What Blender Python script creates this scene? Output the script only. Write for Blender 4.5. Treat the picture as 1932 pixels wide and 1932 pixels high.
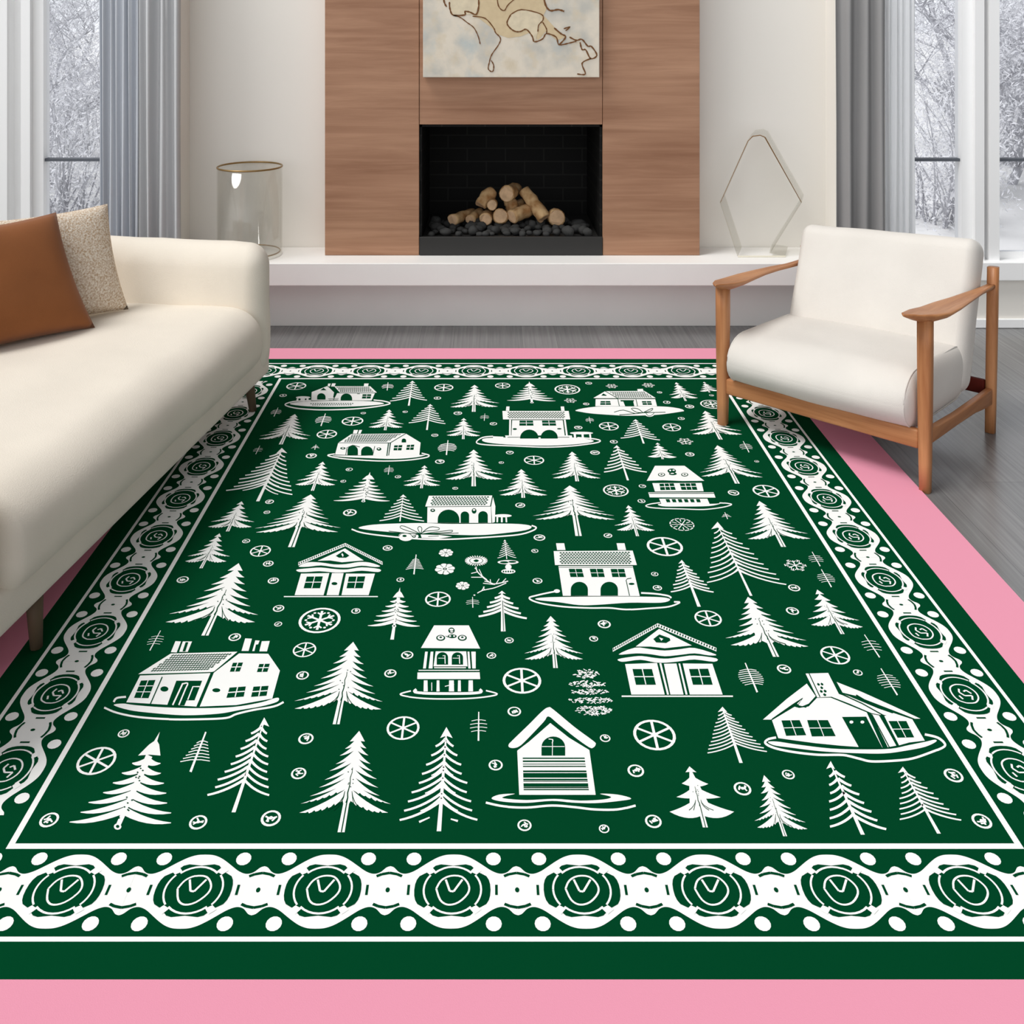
import bpy, bmesh, math, random
from mathutils import Vector, Matrix, noise
for o in list(bpy.data.objects):
    bpy.data.objects.remove(o)
SC = bpy.context.scene
COL = SC.collection
PI = math.pi
R = math.radians

# ------------------------------------------------------------------ camera, world, light, exposure
CAM_H = 1.5            # eye height
FPX = 1865.0           # focal length in pixels of the 1932 px frame
VX, VY = 921.0, 35.0   # principal point (the lens is shifted down, the camera is level)
cam_d = bpy.data.cameras.new('camera')
cam_d.sensor_fit = 'HORIZONTAL'
cam_d.sensor_width = 36.0
cam_d.lens = FPX / 1932 * 36.0
cam_d.shift_x = (966 - VX) / 1932
cam_d.shift_y = -(966 - VY) / 1932
cam_d.clip_start = 0.05
cam_d.clip_end = 200
cam = bpy.data.objects.new('camera', cam_d)
COL.objects.link(cam)
cam.location = (0, 0, CAM_H)
cam.rotation_euler = (R(90), 0, 0)
SC.camera = cam

SKY, SKY_DIM, SKY_BACK = 0.42, 0.42, 1.12
w = bpy.data.worlds.new('sky')
SC.world = w
w.use_nodes = True
bg = w.node_tree.nodes['Background']
bg.inputs[0].default_value = (0.97, 0.985, 1.0, 1)
# sky shaped by hand: dimmed right, raised behind the camera and beyond the windows
_n = w.node_tree
_tc = _n.nodes.new('ShaderNodeTexCoord')
_sx = _n.nodes.new('ShaderNodeSeparateXYZ')
_n.links.new(_tc.outputs['Generated'], _sx.inputs[0])
def _range(sock, a, b, c, d):
    m = _n.nodes.new('ShaderNodeMapRange')
    m.interpolation_type = 'SMOOTHSTEP'
    for k, v in zip(('From Min', 'From Max', 'To Min', 'To Max'), (a, b, c, d)):
        m.inputs[k].default_value = v
    _n.links.new(sock, m.inputs['Value'])
    return m.outputs['Result']
def _math(op, a, b):
    m = _n.nodes.new('ShaderNodeMath')
    m.operation = op
    for k, v in enumerate((a, b)):
        if isinstance(v, (int, float)):
            m.inputs[k].default_value = v
        else:
            _n.links.new(v, m.inputs[k])
    return m.outputs[0]
_side = _range(_sx.outputs['X'], -0.25, 0.75, 0.0, 1.0)
_in = _range(_sx.outputs['Y'], 0.35, 0.75, 1.0, 0.0)
_low = _range(_sx.outputs['Z'], 0.35, 0.9, 1.0, 0.3)
_dim = _math('MULTIPLY', _math('MULTIPLY', _side, _in), _low)
_back = _math('MULTIPLY', _range(_sx.outputs['Y'], -0.9, -0.1, 1.0, 0.0), _range(_sx.outputs['Z'], 0.3, 0.9, 1.0, 0.0))
_out = _range(_sx.outputs['Y'], 0.4, 0.85, 0.0, 1.0)
_st = _math('SUBTRACT', SKY, _math('MULTIPLY', _dim, SKY_DIM))
_st = _math('ADD', _st, _math('MULTIPLY', _math('MULTIPLY', _back, _range(_sx.outputs['X'], 0.0, 0.8, 1.0, 0.15)), SKY_BACK))
_st = _math('ADD', _st, _math('MULTIPLY', _out, 0.72))
_n.links.new(_st, bg.inputs[1])

sun_d = bpy.data.lights.new('sun', 'SUN')
sun_d.energy = 2.2
sun_d.angle = R(24)
sun_d.color = (1.0, 0.985, 0.96)
sun = bpy.data.objects.new('sun', sun_d)
COL.objects.link(sun)
sun.rotation_euler = Vector((0.46, 0.22, -0.86)).to_track_quat('-Z', 'Y').to_euler()
sun.location = (-4, 0, 5)

SC.view_settings.view_transform = 'Standard'
SC.view_settings.look = 'None'
SC.view_settings.gamma = 1.0
SC.view_settings.use_curve_mapping = False
SC.view_settings.exposure = 0.0

# ------------------------------------------------------------------ helpers
def srgb(r, g, b):
    f = lambda c: (c / 255 / 12.92) if c / 255 <= 0.04045 else ((c / 255 + 0.055) / 1.055) ** 2.4
    return (f(r), f(g), f(b), 1)

MATS = {}
def mat(name, col, rough=0.6, spec=0.3, metal=0.0, bump=0.0, bscale=200, trans=0.0, ior=1.45,
        var=0.0, vscale=8.0, stretch=(1, 1, 1), sheen=0.0, vcol=None, detail=6):
    m = bpy.data.materials.new(name)
    m.use_nodes = True
    nt = m.node_tree
    b = nt.nodes['Principled BSDF']
    b.inputs['Base Color'].default_value = col
    b.inputs['Roughness'].default_value = rough
    b.inputs['Specular IOR Level'].default_value = spec
    b.inputs['Metallic'].default_value = metal
    b.inputs['Transmission Weight'].default_value = trans
    b.inputs['IOR'].default_value = ior
    if sheen:
        b.inputs['Sheen Weight'].default_value = sheen
    tc = nt.nodes.new('ShaderNodeTexCoord')
    mp = nt.nodes.new('ShaderNodeMapping')
    mp.inputs['Scale'].default_value = stretch
    nt.links.new(tc.outputs['Object'], mp.inputs['Vector'])
    if var > 0:
        n = nt.nodes.new('ShaderNodeTexNoise')
        n.inputs['Scale'].default_value = vscale
        n.inputs['Detail'].default_value = detail
        nt.links.new(mp.outputs[0], n.inputs['Vector'])
        mx = nt.nodes.new('ShaderNodeMix')
        mx.data_type = 'RGBA'
        c2 = vcol if vcol else tuple(c * (1 - var) for c in col[:3]) + (1,)
        mx.inputs['A'].default_value = col
        mx.inputs['B'].default_value = c2
        rp = nt.nodes.new('ShaderNodeMapRange')
        rp.inputs['From Min'].default_value = 0.35
        rp.inputs['From Max'].default_value = 0.68
        nt.links.new(n.outputs['Fac'], rp.inputs['Value'])
        nt.links.new(rp.outputs['Result'], mx.inputs['Factor'])
        nt.links.new(mx.outputs['Result'], b.inputs['Base Color'])
    if bump > 0:
        n2 = nt.nodes.new('ShaderNodeTexNoise')
        n2.inputs['Scale'].default_value = bscale
        n2.inputs['Detail'].default_value = 3
        nt.links.new(mp.outputs[0], n2.inputs['Vector'])
        bp = nt.nodes.new('ShaderNodeBump')
        bp.inputs['Strength'].default_value = bump
        bp.inputs['Distance'].default_value = 0.004
        nt.links.new(n2.outputs['Fac'], bp.inputs['Height'])
        nt.links.new(bp.outputs[0], b.inputs['Normal'])
    MATS[name] = m
    return m

def link(ob, parent=None):
    COL.objects.link(ob)
    if parent is not None:
        ob.parent = parent
    return ob

def obj(name, bm, m, parent=None, smooth=False, loc=None, rotz=None):
    me = bpy.data.meshes.new(name)
    bm.normal_update()
    bm.to_mesh(me)
    bm.free()
    for x in (m if isinstance(m, (list, tuple)) else [m]):
        me.materials.append(x)
    if smooth:
        for p in me.polygons:
            p.use_smooth = True
    o = bpy.data.objects.new(name, me)
    if loc is not None:
        o.location = loc
    if rotz is not None:
        o.rotation_euler = (0, 0, rotz)
    return link(o, parent)

def empty(name, loc, rotz=0.0):
    o = bpy.data.objects.new(name, None)
    o.empty_display_size = 0.1
    o.location = loc
    o.rotation_euler = (0, 0, rotz)
    return link(o)

def tag(o, label, cat, group=None):
    o['label'] = label
    o['category'] = cat
    if group:
        o['group'] = group
    return o

def struct(o, label=None, cat=None):
    o['kind'] = 'structure'
    if label:
        o['label'] = label
        o['category'] = cat
    return o

def box(bm, x0, x1, y0, y1, z0, z1, mi=0):
    vs = [bm.verts.new((x, y, z)) for x in (x0, x1) for y in (y0, y1) for z in (z0, z1)]
    fs = [(0, 1, 3, 2), (4, 6, 7, 5), (0, 4, 5, 1), (2, 3, 7, 6), (0, 2, 6, 4), (1, 5, 7, 3)]
    for f in fs:
        fc = bm.faces.new([vs[i] for i in f])
        fc.material_index = mi
    return vs

def boxes(*bs):
    bm = bmesh.new()
    for b in bs:
        box(bm, *b)
    return bm

def bevel(bm, r, seg=3):
    bmesh.ops.bevel(bm, geom=list(bm.edges), offset=r, segments=seg, affect='EDGES', profile=0.5, clamp_overlap=True)
    return bm

def rbox(x0, x1, y0, y1, z0, z1, r=0.01, seg=3):
    bm = bmesh.new()
    box(bm, x0, x1, y0, y1, z0, z1)
    return bevel(bm, r, seg)

def soft_box(x0, x1, y0, y1, z0, z1, r, n=14, bulge=(0, 0, 0)):
    """rounded cushion: every face gridded, corners rounded by radius r (may differ per axis), faces bulged."""
    rx, ry, rz = r if isinstance(r, tuple) else (r, r, r)
    bm = bmesh.new()
    cx, cy, cz = (x0 + x1) / 2, (y0 + y1) / 2, (z0 + z1) / 2
    hx, hy, hz = (x1 - x0) / 2, (y1 - y0) / 2, (z1 - z0) / 2
    bmesh.ops.create_cube(bm, size=2)
    bmesh.ops.subdivide_edges(bm, edges=list(bm.edges), cuts=n, use_grid_fill=True)
    def ease(t, h, rr):
        # redistribute so that many rows fall inside the rounding
        e = min(0.95, rr / h)
        a = abs(t)
        if a < 0.5:
            q = a / 0.5 * (1 - e)
        else:
            q = (1 - e) + (a - 0.5) / 0.5 * e
        return math.copysign(q, t)
    for v in bm.verts:
        p = [ease(v.co.x, hx, rx) * hx, ease(v.co.y, hy, ry) * hy, ease(v.co.z, hz, rz) * hz]
        c = [max(-(hx - rx), min(hx - rx, p[0])), max(-(hy - ry), min(hy - ry, p[1])), max(-(hz - rz), min(hz - rz, p[2]))]
        d = [(p[0] - c[0]) / rx, (p[1] - c[1]) / ry, (p[2] - c[2]) / rz]
        m = max(abs(d[0]), abs(d[1]), abs(d[2]))
        L = math.sqrt(d[0] ** 2 + d[1] ** 2 + d[2] ** 2)
        if L > 1e-9:
            k = m / L
            q = [c[0] + d[0] * k * rx, c[1] + d[1] * k * ry, c[2] + d[2] * k * rz]
        else:
            q = c
        u, vv, ww = q[0] / hx, q[1] / hy, q[2] / hz
        q[0] += bulge[0] * u * (1 - vv * vv) * (1 - ww * ww)
        q[1] += bulge[1] * vv * (1 - u * u) * (1 - ww * ww)
        q[2] += bulge[2] * ww * (1 - u * u) * (1 - vv * vv)
        v.co = (cx + q[0], cy + q[1], cz + q[2])
    return bm

def wrinkle(bm, amp, scale, seed=0):
    off = Vector((seed * 3.1, seed * 1.7, seed))
    bm.normal_update()
    for v in bm.verts:
        v.co += v.normal * amp * noise.noise(v.co * scale + off)
    return bm

def frames(pts):
    out = []
    ref = Vector((0, 0, 1))
    for i in range(len(pts)):
        t = (pts[min(i + 1, len(pts) - 1)] - pts[max(i - 1, 0)])
        t = t.normalized() if t.length > 1e-9 else Vector((0, 0, 1))
        u = t.cross(ref)
        if u.length < 0.2:
            u = t.cross(Vector((0, 1, 0)))
        u.normalize()
        out.append((t, u, t.cross(u)))
    return out

def tube(bm, pts, rad, n=8, cap=True, mi=0):
    pts = [Vector(p) for p in pts]
    rad = rad if isinstance(rad, (list, tuple)) else [rad] * len(pts)
    rings = []
    for p, r_, (t, u, v) in zip(pts, rad, frames(pts)):
        rings.append([bm.verts.new(p + u * math.cos(2 * PI * k / n) * r_ + v * math.sin(2 * PI * k / n) * r_) for k in range(n)])
    for a, b in zip(rings, rings[1:]):
        for k in range(n):
            f = bm.faces.new((a[k], a[(k + 1) % n], b[(k + 1) % n], b[k]))
            f.material_index = mi
    if cap:
        bm.faces.new(rings[0][::-1]).material_index = mi
        bm.faces.new(rings[-1]).material_index = mi
    return rings

def smooth_pts(pts, k=6, closed=False):
    out = []
    n = len(pts)
    rng = range(n if closed else n - 1)
    for i in rng:
        g = lambda j: pts[j % n] if closed else pts[max(0, min(n - 1, j))]
        p0, p1, p2, p3 = g(i - 1), g(i), g(i + 1), g(i + 2)
        for t in range(k):
            u = t / k
            out.append(tuple(0.5 * (2 * p1[a] + (p2[a] - p0[a]) * u + (2 * p0[a] - 5 * p1[a] + 4 * p2[a] - p3[a]) * u * u + (3 * p1[a] - p0[a] - 3 * p2[a] + p3[a]) * u ** 3) for a in (0, 1)))
    if not closed:
        out.append(pts[-1])
    return out
def at(px, py, Y):
    """point of the place seen at photo pixel (px, py), at distance Y into the room"""
    return Vector(((px - VX) / FPX * Y, Y, CAM_H - (py - VY) / FPX * Y))

# ------------------------------------------------------------------ materials
def wood_mat(name, c1, c2, axis, scale=1.0, rough=0.5, spec=0.3):
    m = mat(name, c1, rough, spec)
    nt = m.node_tree
    b = nt.nodes['Principled BSDF']
    mp = [n for n in nt.nodes if n.type == 'MAPPING'][0]
    st = [26 * scale] * 3
    st[axis] = 1.3 * scale
    mp.inputs['Scale'].default_value = st
    n1 = nt.nodes.new('ShaderNodeTexNoise')
    n1.inputs['Scale'].default_value = 1.0
    n1.inputs['Detail'].default_value = 8
    n1.inputs['Roughness'].default_value = 0.62
    n1.inputs['Distortion'].default_value = 0.6
    nt.links.new(mp.outputs[0], n1.inputs['Vector'])
    mp2 = nt.nodes.new('ShaderNodeMapping')
    st2 = [5 * scale] * 3
    st2[axis] = 0.9 * scale
    mp2.inputs['Scale'].default_value = st2
    tc = [n for n in nt.nodes if n.type == 'TEX_COORD'][0]
    nt.links.new(tc.outputs['Object'], mp2.inputs['Vector'])
    n2 = nt.nodes.new('ShaderNodeTexNoise')
    n2.inputs['Scale'].default_value = 1.0
    n2.inputs['Detail'].default_value = 4
    nt.links.new(mp2.outputs[0], n2.inputs['Vector'])
    ad = nt.nodes.new('ShaderNodeMath')
    ad.operation = 'ADD'
    nt.links.new(n1.outputs['Fac'], ad.inputs[0])
    nt.links.new(n2.outputs['Fac'], ad.inputs[1])
    rp = nt.nodes.new('ShaderNodeMapRange')
    rp.inputs['From Min'].default_value = 0.72
    rp.inputs['From Max'].default_value = 1.25
    nt.links.new(ad.outputs[0], rp.inputs['Value'])
    mx = nt.nodes.new('ShaderNodeMix')
    mx.data_type = 'RGBA'
    mx.inputs['A'].default_value = c1
    mx.inputs['B'].default_value = c2
    nt.links.new(rp.outputs['Result'], mx.inputs['Factor'])
    nt.links.new(mx.outputs['Result'], b.inputs['Base Color'])
    return m

M_WALL = mat('warm_white_paint', srgb(238, 234, 227), 0.75, 0.2, bump=0.02, bscale=60)
M_TRIM = mat('white_gloss_paint', srgb(250, 250, 250), 0.4, 0.35)
M_STONE = mat('white_hearth_plaster', srgb(244, 242, 239), 0.5, 0.3, var=0.03, vscale=4)
M_WOOD = wood_mat('walnut_cladding', srgb(184, 142, 114), srgb(146, 105, 80), 0, 1.0, 0.48, 0.3)
M_OAK = wood_mat('warm_oak', srgb(196, 138, 92), srgb(160, 102, 62), 1, 2.5, 0.42, 0.4)
M_OAKX = wood_mat('warm_oak_rail', srgb(196, 138, 92), srgb(160, 102, 62), 0, 2.5, 0.42, 0.4)
M_OAKZ = wood_mat('warm_oak_post', srgb(200, 142, 96), srgb(162, 104, 64), 2, 2.5, 0.42, 0.4)
M_LEGW = mat('grey_brown_leg_wood', srgb(104, 88, 70), 0.55, 0.3)
M_BLACK = mat('black_steel', srgb(44, 43, 42), 0.45, 0.4)
M_LINEN = mat('cream_linen', srgb(226, 221, 214), 0.95, 0.1, bump=0.25, bscale=420, var=0.06, vscale=5, sheen=0.2)
M_SOFA = mat('cream_sofa_cloth', srgb(244, 235, 221), 0.95, 0.1, bump=0.25, bscale=300, var=0.06, vscale=4, sheen=0.2)
M_RUST = mat('rust_brown_velvet', srgb(150, 93, 54), 0.85, 0.15, bump=0.3, bscale=500, var=0.18, vscale=6, sheen=0.15)
M_BOUCLE = mat('oatmeal_boucle', srgb(246, 236, 222), 0.95, 0.1, bump=0.8, bscale=200, var=0.5, vscale=170,
               vcol=srgb(196, 166, 134), detail=2)
M_PINK = mat('pink_rug_cloth', srgb(235, 156, 179), 0.95, 0.05, bump=0.1, bscale=600)
M_GREEN = mat('dark_green_rug_cloth', srgb(0, 67, 37), 0.95, 0.03, bump=0.1, bscale=600)
M_WHITE = mat('white_rug_yarn', srgb(250, 251, 249), 0.95, 0.05)
M_CURT = mat('blue_grey_curtain_cloth', srgb(202, 206, 213), 0.9, 0.1, bump=0.1, bscale=300)
M_CURT3 = mat('warm_grey_curtain_cloth', srgb(200, 201, 203), 0.9, 0.1, bump=0.1, bscale=300)
M_CURT2 = mat('grey_curtain_cloth', srgb(150, 149, 149), 0.9, 0.1, bump=0.1, bscale=300)
M_BAR = mat('slate_window_bar', srgb(92, 96, 104), 0.5, 0.4)
M_LOG = mat('pale_ceramic_log', srgb(206, 172, 128), 0.8, 0.2, bump=0.6, bscale=40, var=0.4, vscale=22, vcol=srgb(150, 104, 60))
M_LOGEND = mat('cut_log_end', srgb(214, 178, 142), 0.8, 0.2, bump=0.4, bscale=60, var=0.25, vscale=30)
M_STONES = mat('charcoal_lava_stone', srgb(70, 70, 69), 0.7, 0.4, bump=0.5, bscale=60, var=0.5, vscale=14)
M_BRASS = mat('brass_edge', srgb(150, 122, 78), 0.35, 0.5, metal=0.7)
M_WEB = mat('dark_red_webbing', srgb(88, 26, 16), 0.7, 0.2)
M_SNOW = mat('snow', srgb(247, 246, 245), 0.9, 0.1, var=0.08, vscale=0.6)
M_BARK = mat('frosted_bark', srgb(190, 190, 196), 0.9, 0.1, var=0.3, vscale=8)
M_TWIG = mat('frosted_twig', srgb(228, 228, 232), 0.9, 0.1)

def floor_material():
    m = mat('grey_oak_planks', srgb(90, 88, 86), 0.24, 1.0)
    nt = m.node_tree
    b = nt.nodes['Principled BSDF']
    tc = [n for n in nt.nodes if n.type == 'TEX_COORD'][0]
    rot = nt.nodes.new('ShaderNodeMapping')
    rot.inputs['Rotation'].default_value = (0, 0, R(-90))
    nt.links.new(tc.outputs['Object'], rot.inputs['Vector'])
    br = nt.nodes.new('ShaderNodeTexBrick')
    br.inputs['Scale'].default_value = 1.0
    br.inputs['Brick Width'].default_value = 1.6
    br.inputs['Row Height'].default_value = 0.16
    br.inputs['Mortar Size'].default_value = 0.0012
    br.inputs['Color1'].default_value = srgb(122, 121, 121)
    br.inputs['Color2'].default_value = srgb(112, 112, 112)
    br.inputs['Mortar'].default_value = srgb(94, 93, 93)
    nt.links.new(rot.outputs[0], br.inputs['Vector'])
    mp = nt.nodes.new('ShaderNodeMapping')
    mp.inputs['Scale'].default_value = (90, 2.0, 1)
    nt.links.new(tc.outputs['Object'], mp.inputs['Vector'])
    n = nt.nodes.new('ShaderNodeTexNoise')
    n.inputs['Scale'].default_value = 1.0
    n.inputs['Detail'].default_value = 5
    nt.links.new(mp.outputs[0], n.inputs['Vector'])
    rp = nt.nodes.new('ShaderNodeMapRange')
    rp.inputs['From Min'].default_value = 0.3
    rp.inputs['From Max'].default_value = 0.7
    rp.inputs['To Min'].default_value = 0.78
    rp.inputs['To Max'].default_value = 1.18
    nt.links.new(n.outputs['Fac'], rp.inputs['Value'])
    mx = nt.nodes.new('ShaderNodeMix')
    mx.data_type = 'RGBA'
    mx.blend_type = 'MULTIPLY'
    mx.inputs['Factor'].default_value = 1
    nt.links.new(br.outputs['Color'], mx.inputs['A'])
    nt.links.new(rp.outputs['Result'], mx.inputs['B'])
    nt.links.new(mx.outputs['Result'], b.inputs['Base Color'])
    return m
M_FLOOR = floor_material()

def brick_material():
    m = mat('black_firebrick', srgb(20, 20, 20), 0.7, 0.25)
    nt = m.node_tree
    b = nt.nodes['Principled BSDF']
    tc = [n for n in nt.nodes if n.type == 'TEX_COORD'][0]
    sx = nt.nodes.new('ShaderNodeSeparateXYZ')
    nt.links.new(tc.outputs['Object'], sx.inputs[0])
    ad = nt.nodes.new('ShaderNodeMath')
    ad.operation = 'ADD'
    nt.links.new(sx.outputs['X'], ad.inputs[0])
    nt.links.new(sx.outputs['Y'], ad.inputs[1])
    cb = nt.nodes.new('ShaderNodeCombineXYZ')
    nt.links.new(ad.outputs[0], cb.inputs['X'])
    nt.links.new(sx.outputs['Z'], cb.inputs['Y'])
    br = nt.nodes.new('ShaderNodeTexBrick')
    br.inputs['Scale'].default_value = 1.0
    br.inputs['Brick Width'].default_value = 0.21
    br.inputs['Row Height'].default_value = 0.072
    br.inputs['Mortar Size'].default_value = 0.004
    br.inputs['Color1'].default_value = srgb(16, 16, 15)
    br.inputs['Color2'].default_value = srgb(11, 11, 11)
    br.inputs['Mortar'].default_value = srgb(34, 34, 32)
    nt.links.new(cb.outputs[0], br.inputs['Vector'])
    nt.links.new(br.outputs['Color'], b.inputs['Base Color'])
    return m
M_BRICK = brick_material()

def clear_material(name, tint, gloss=1.0, rough=0.02, base=0.05):
    """thin clear sheet: passes light straight on, reflects more at a slant"""
    m = bpy.data.materials.new(name)
    m.use_nodes = True
    nt = m.node_tree
    nt.nodes.clear()
    out = nt.nodes.new('ShaderNodeOutputMaterial')
    tr = nt.nodes.new('ShaderNodeBsdfTransparent')
    tr.inputs[0].default_value = tint
    gl = nt.nodes.new('ShaderNodeBsdfGlossy')
    gl.inputs['Roughness'].default_value = rough
    lw = nt.nodes.new('ShaderNodeLayerWeight')
    lw.inputs['Blend'].default_value = 0.35
    mr = nt.nodes.new('ShaderNodeMapRange')
    mr.inputs['To Min'].default_value = base
    mr.inputs['To Max'].default_value = gloss
    nt.links.new(lw.outputs['Facing'], mr.inputs['Value'])
    mx = nt.nodes.new('ShaderNodeMixShader')
    nt.links.new(mr.outputs['Result'], mx.inputs[0])
    nt.links.new(tr.outputs[0], mx.inputs[1])
    nt.links.new(gl.outputs[0], mx.inputs[2])
    nt.links.new(mx.outputs[0], out.inputs[0])
    MATS[name] = m
    return m
M_PANE = clear_material('window_glass', (0.97, 0.98, 1.0, 1), 0.25, 0.01, 0.02)
M_VASE = clear_material('smoked_clear_glass', (0.985, 0.982, 0.97, 1), 0.16, 0.05, 0.05)
M_ACRYL = clear_material('clear_acrylic', (0.96, 0.955, 0.93, 1), 0.5, 0.05, 0.08)
M_SHEERB = bpy.data.materials.new('sheer_voile')
M_SHEERB.use_nodes = True
_nt = M_SHEERB.node_tree
_nt.nodes.clear()
_o = _nt.nodes.new('ShaderNodeOutputMaterial')
_d = _nt.nodes.new('ShaderNodeBsdfDiffuse'); _d.inputs[0].default_value = srgb(248, 249, 251)
_t = _nt.nodes.new('ShaderNodeBsdfTranslucent'); _t.inputs[0].default_value = srgb(250, 251, 252)
_x = _nt.nodes.new('ShaderNodeMixShader'); _x.inputs[0].default_value = 0.55
_nt.links.new(_d.outputs[0], _x.inputs[1]); _nt.links.new(_t.outputs[0], _x.inputs[2])
_nt.links.new(_x.outputs[0], _o.inputs[0])
# ------------------------------------------------------------------ the setting
YW = 4.952      # plaster wall beside the chimney breast
YN = 4.80       # window walls, standing a little forward of it
XL, XR = -1.495, 1.69
struct(obj('floor', boxes((-4.5, 4.5, 0.2, 5.0, -0.06, 0.0)), M_FLOOR), 'grey wood plank floor with fine grain around the rug', 'floor')
# niche walls beside and above the fireplace (opening for the firebox)
bm = boxes((XL, -0.36, YW, YW + 0.15, 0, 2.5), (0.58, XR, YW, YW + 0.15, 0, 2.5), (-0.36, 0.58, YW, YW + 0.15, 1.02, 2.5))
struct(obj('wall_back', bm, M_WALL), 'warm white plaster wall either side of the wooden fireplace', 'wall')
# window walls: sill wall, returns and pier
WZ = 0.325
bm = boxes((-3.4, XL, YN, YN + 0.12, 0, WZ - 0.02), (-1.72, XL, YN, YW + 0.15, WZ - 0.02, 2.5),
           (-3.4, -3.2, YN, YN + 0.12, WZ - 0.02, 2.5), (-3.4, -1.72, YN, YN + 0.12, 2.3, 2.5), (XL - 0.01, XL, YN + 0.12, YW + 0.15, 0, WZ - 0.02))
struct(obj('wall_left', bm, M_WALL), 'low white wall under the tall window behind the sofa', 'wall')
bm = boxes((XR, 3.6, YN, YN + 0.12, 0, WZ - 0.02), (XR, 1.93, YN, YW + 0.15, WZ - 0.02, 2.5),
           (3.4, 3.6, YN, YN + 0.12, WZ - 0.02, 2.5), (1.93, 3.4, YN, YN + 0.12, 2.3, 2.5), (XR, XR + 0.01, YN + 0.12, YW + 0.15, 0, WZ - 0.02))
struct(obj('wall_right', bm, M_WALL), 'low white wall under the tall window behind the armchair', 'wall')
struct(obj('baseboard_right', rbox(XR + 0.002, 3.6, YN - 0.016, YN, 0.001, 0.045, 0.003, 1), M_TRIM), 'white baseboard on the wall right of the armchair', 'baseboard')
struct(obj('baseboard_left', rbox(-3.4, XL - 0.002, YN - 0.016, YN, 0.001, 0.045, 0.003, 1), M_TRIM), 'white baseboard on the wall behind the sofa', 'baseboard')
struct(obj('trim_1', rbox(XR + 0.002, 3.6, YN - 0.035, YN + 0.12, WZ - 0.09, WZ, 0.004, 1), M_TRIM), 'thick white window ledge right of the armchair', 'window ledge')
struct(obj('trim_2', rbox(-3.4, XL - 0.002, YN - 0.035, YN + 0.12, WZ - 0.09, WZ, 0.004, 1), M_TRIM), 'thick white window ledge behind the sofa', 'window ledge')

def xat(px, Y):
    return (px - VX) / FPX * Y

def window(n, stiles, panes, label):
    """stiles: list of (x0, x1, y0, y1); panes: list of (x0, x1)"""
    bm = bmesh.new()
    for (x0, x1, y0, y1) in stiles:
        box(bm, x0, x1, y0, y1, WZ, 2.3)
    for (x0, x1) in panes:
        box(bm, x0, x1, YN + 0.05, YN + 0.09, WZ, WZ + 0.03)
        box(bm, x0, x1, YN + 0.05, YN + 0.09, 2.26, 2.3)
    o = struct(obj('window_%d' % n, bm, M_TRIM), label, 'window')
    for (x0, x1) in panes:
        zb = CAM_H - (301 - VY) / FPX * (YN + 0.06)
        g = obj('glazing_bar', boxes((x0, x1, YN + 0.045, YN + 0.085, zb - 0.007, zb + 0.007)), M_BAR, o)
        p = obj('window_pane', boxes((x0, x1, YN + 0.066, YN + 0.070, WZ + 0.03, 2.26)), M_PANE, o)
    return o
a, b_, c, d, e, f = [xat(p, YN + 0.02) for p in (-140, 17, 43, 60, 80, 200)]
window(1, [(a, b_, YN + 0.0, YN + 0.1), (b_, c, YN + 0.075, YN + 0.1), (c, d, YN + 0.0, YN + 0.1), (d, e, YN + 0.03, YN + 0.1), (f + 0.1, f + 0.13, YN + .03, YN + .1)],
       [(e, f + 0.1), (-3.2, a)], 'tall white framed window left of the fireplace, snowy trees outside')
a, b_, c, d, e, f, g = [xat(p, YN + 0.02) for p in (1700, 1722, 1816, 1836, 1858, 1882, 1970)]
window(2, [(a, b_, YN + 0.03, YN + 0.1), (c, d, YN + 0.03, YN + 0.1), (d, e - 0.012, YN + 0.0, YN + 0.1), (e - 0.012, e + 0.012, YN + 0.06, YN + 0.1),
           (e + 0.012, f, YN + 0.0, YN + 0.1), (g, g + 0.06, YN + 0.03, YN + 0.1)],
       [(b_, c), (f, g), (g + 0.06, 3.4)], 'tall white framed window right of the fireplace, snowy trees outside')

# hearth bench
YB = 4.62
zt, zb = CAM_H - (497 - VY) / FPX * YB, CAM_H - (539.5 - VY) / FPX * YB
hb = tag(empty('hearth_bench', (0.1, 4.8, 0)), 'long white floating hearth bench running below the fireplace', 'hearth bench')
obj('bench_slab', rbox(-1.45 - 0.1, 1.65 - 0.1, YB - 4.8, YW - 0.002 - 4.8, zb, zt, 0.003, 1), M_STONE, hb)
obj('bench_riser', boxes((-1.45 - 0.1, 1.65 - 0.1, 4.823 - 4.8, YW - 0.002 - 4.8, 0.001, zb)), M_STONE, hb)

# ------------------------------------------------------------------ fireplace
YP = 4.775
X0, X1, X2, X3 = [xat(p, YP) for p in (613, 791, 1137, 1320)]
ZO = CAM_H - (235 - VY) / FPX * YP
ZT = CAM_H - (447 - VY) / FPX * YP
z0 = zt + 0.001
fp = tag(empty('fireplace', (0.11, YP, z0)), 'brown wood panelled fireplace with black brick firebox in the wall centre', 'fireplace')
def fobj(name, bm, m):
    bmesh.ops.translate(bm, verts=bm.verts, vec=(-0.11, -YP, -z0))
    return obj(name, bm, m, fp)
fobj('side_panel', rbox(X0, X1 - 0.001, YP, YW - 0.001, z0, 2.45, 0.0015, 1), M_WOOD)
fobj('side_panel', rbox(X2 + 0.001, X3, YP, YW - 0.001, z0, 2.45, 0.0015, 1), M_WOOD)
fobj('header_panel', rbox(X1 + 0.001, X2 - 0.001, YP + 0.003, YW - 0.001, ZO, 2.45, 0.0015, 1), M_WOOD)
YF = 5.42
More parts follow.
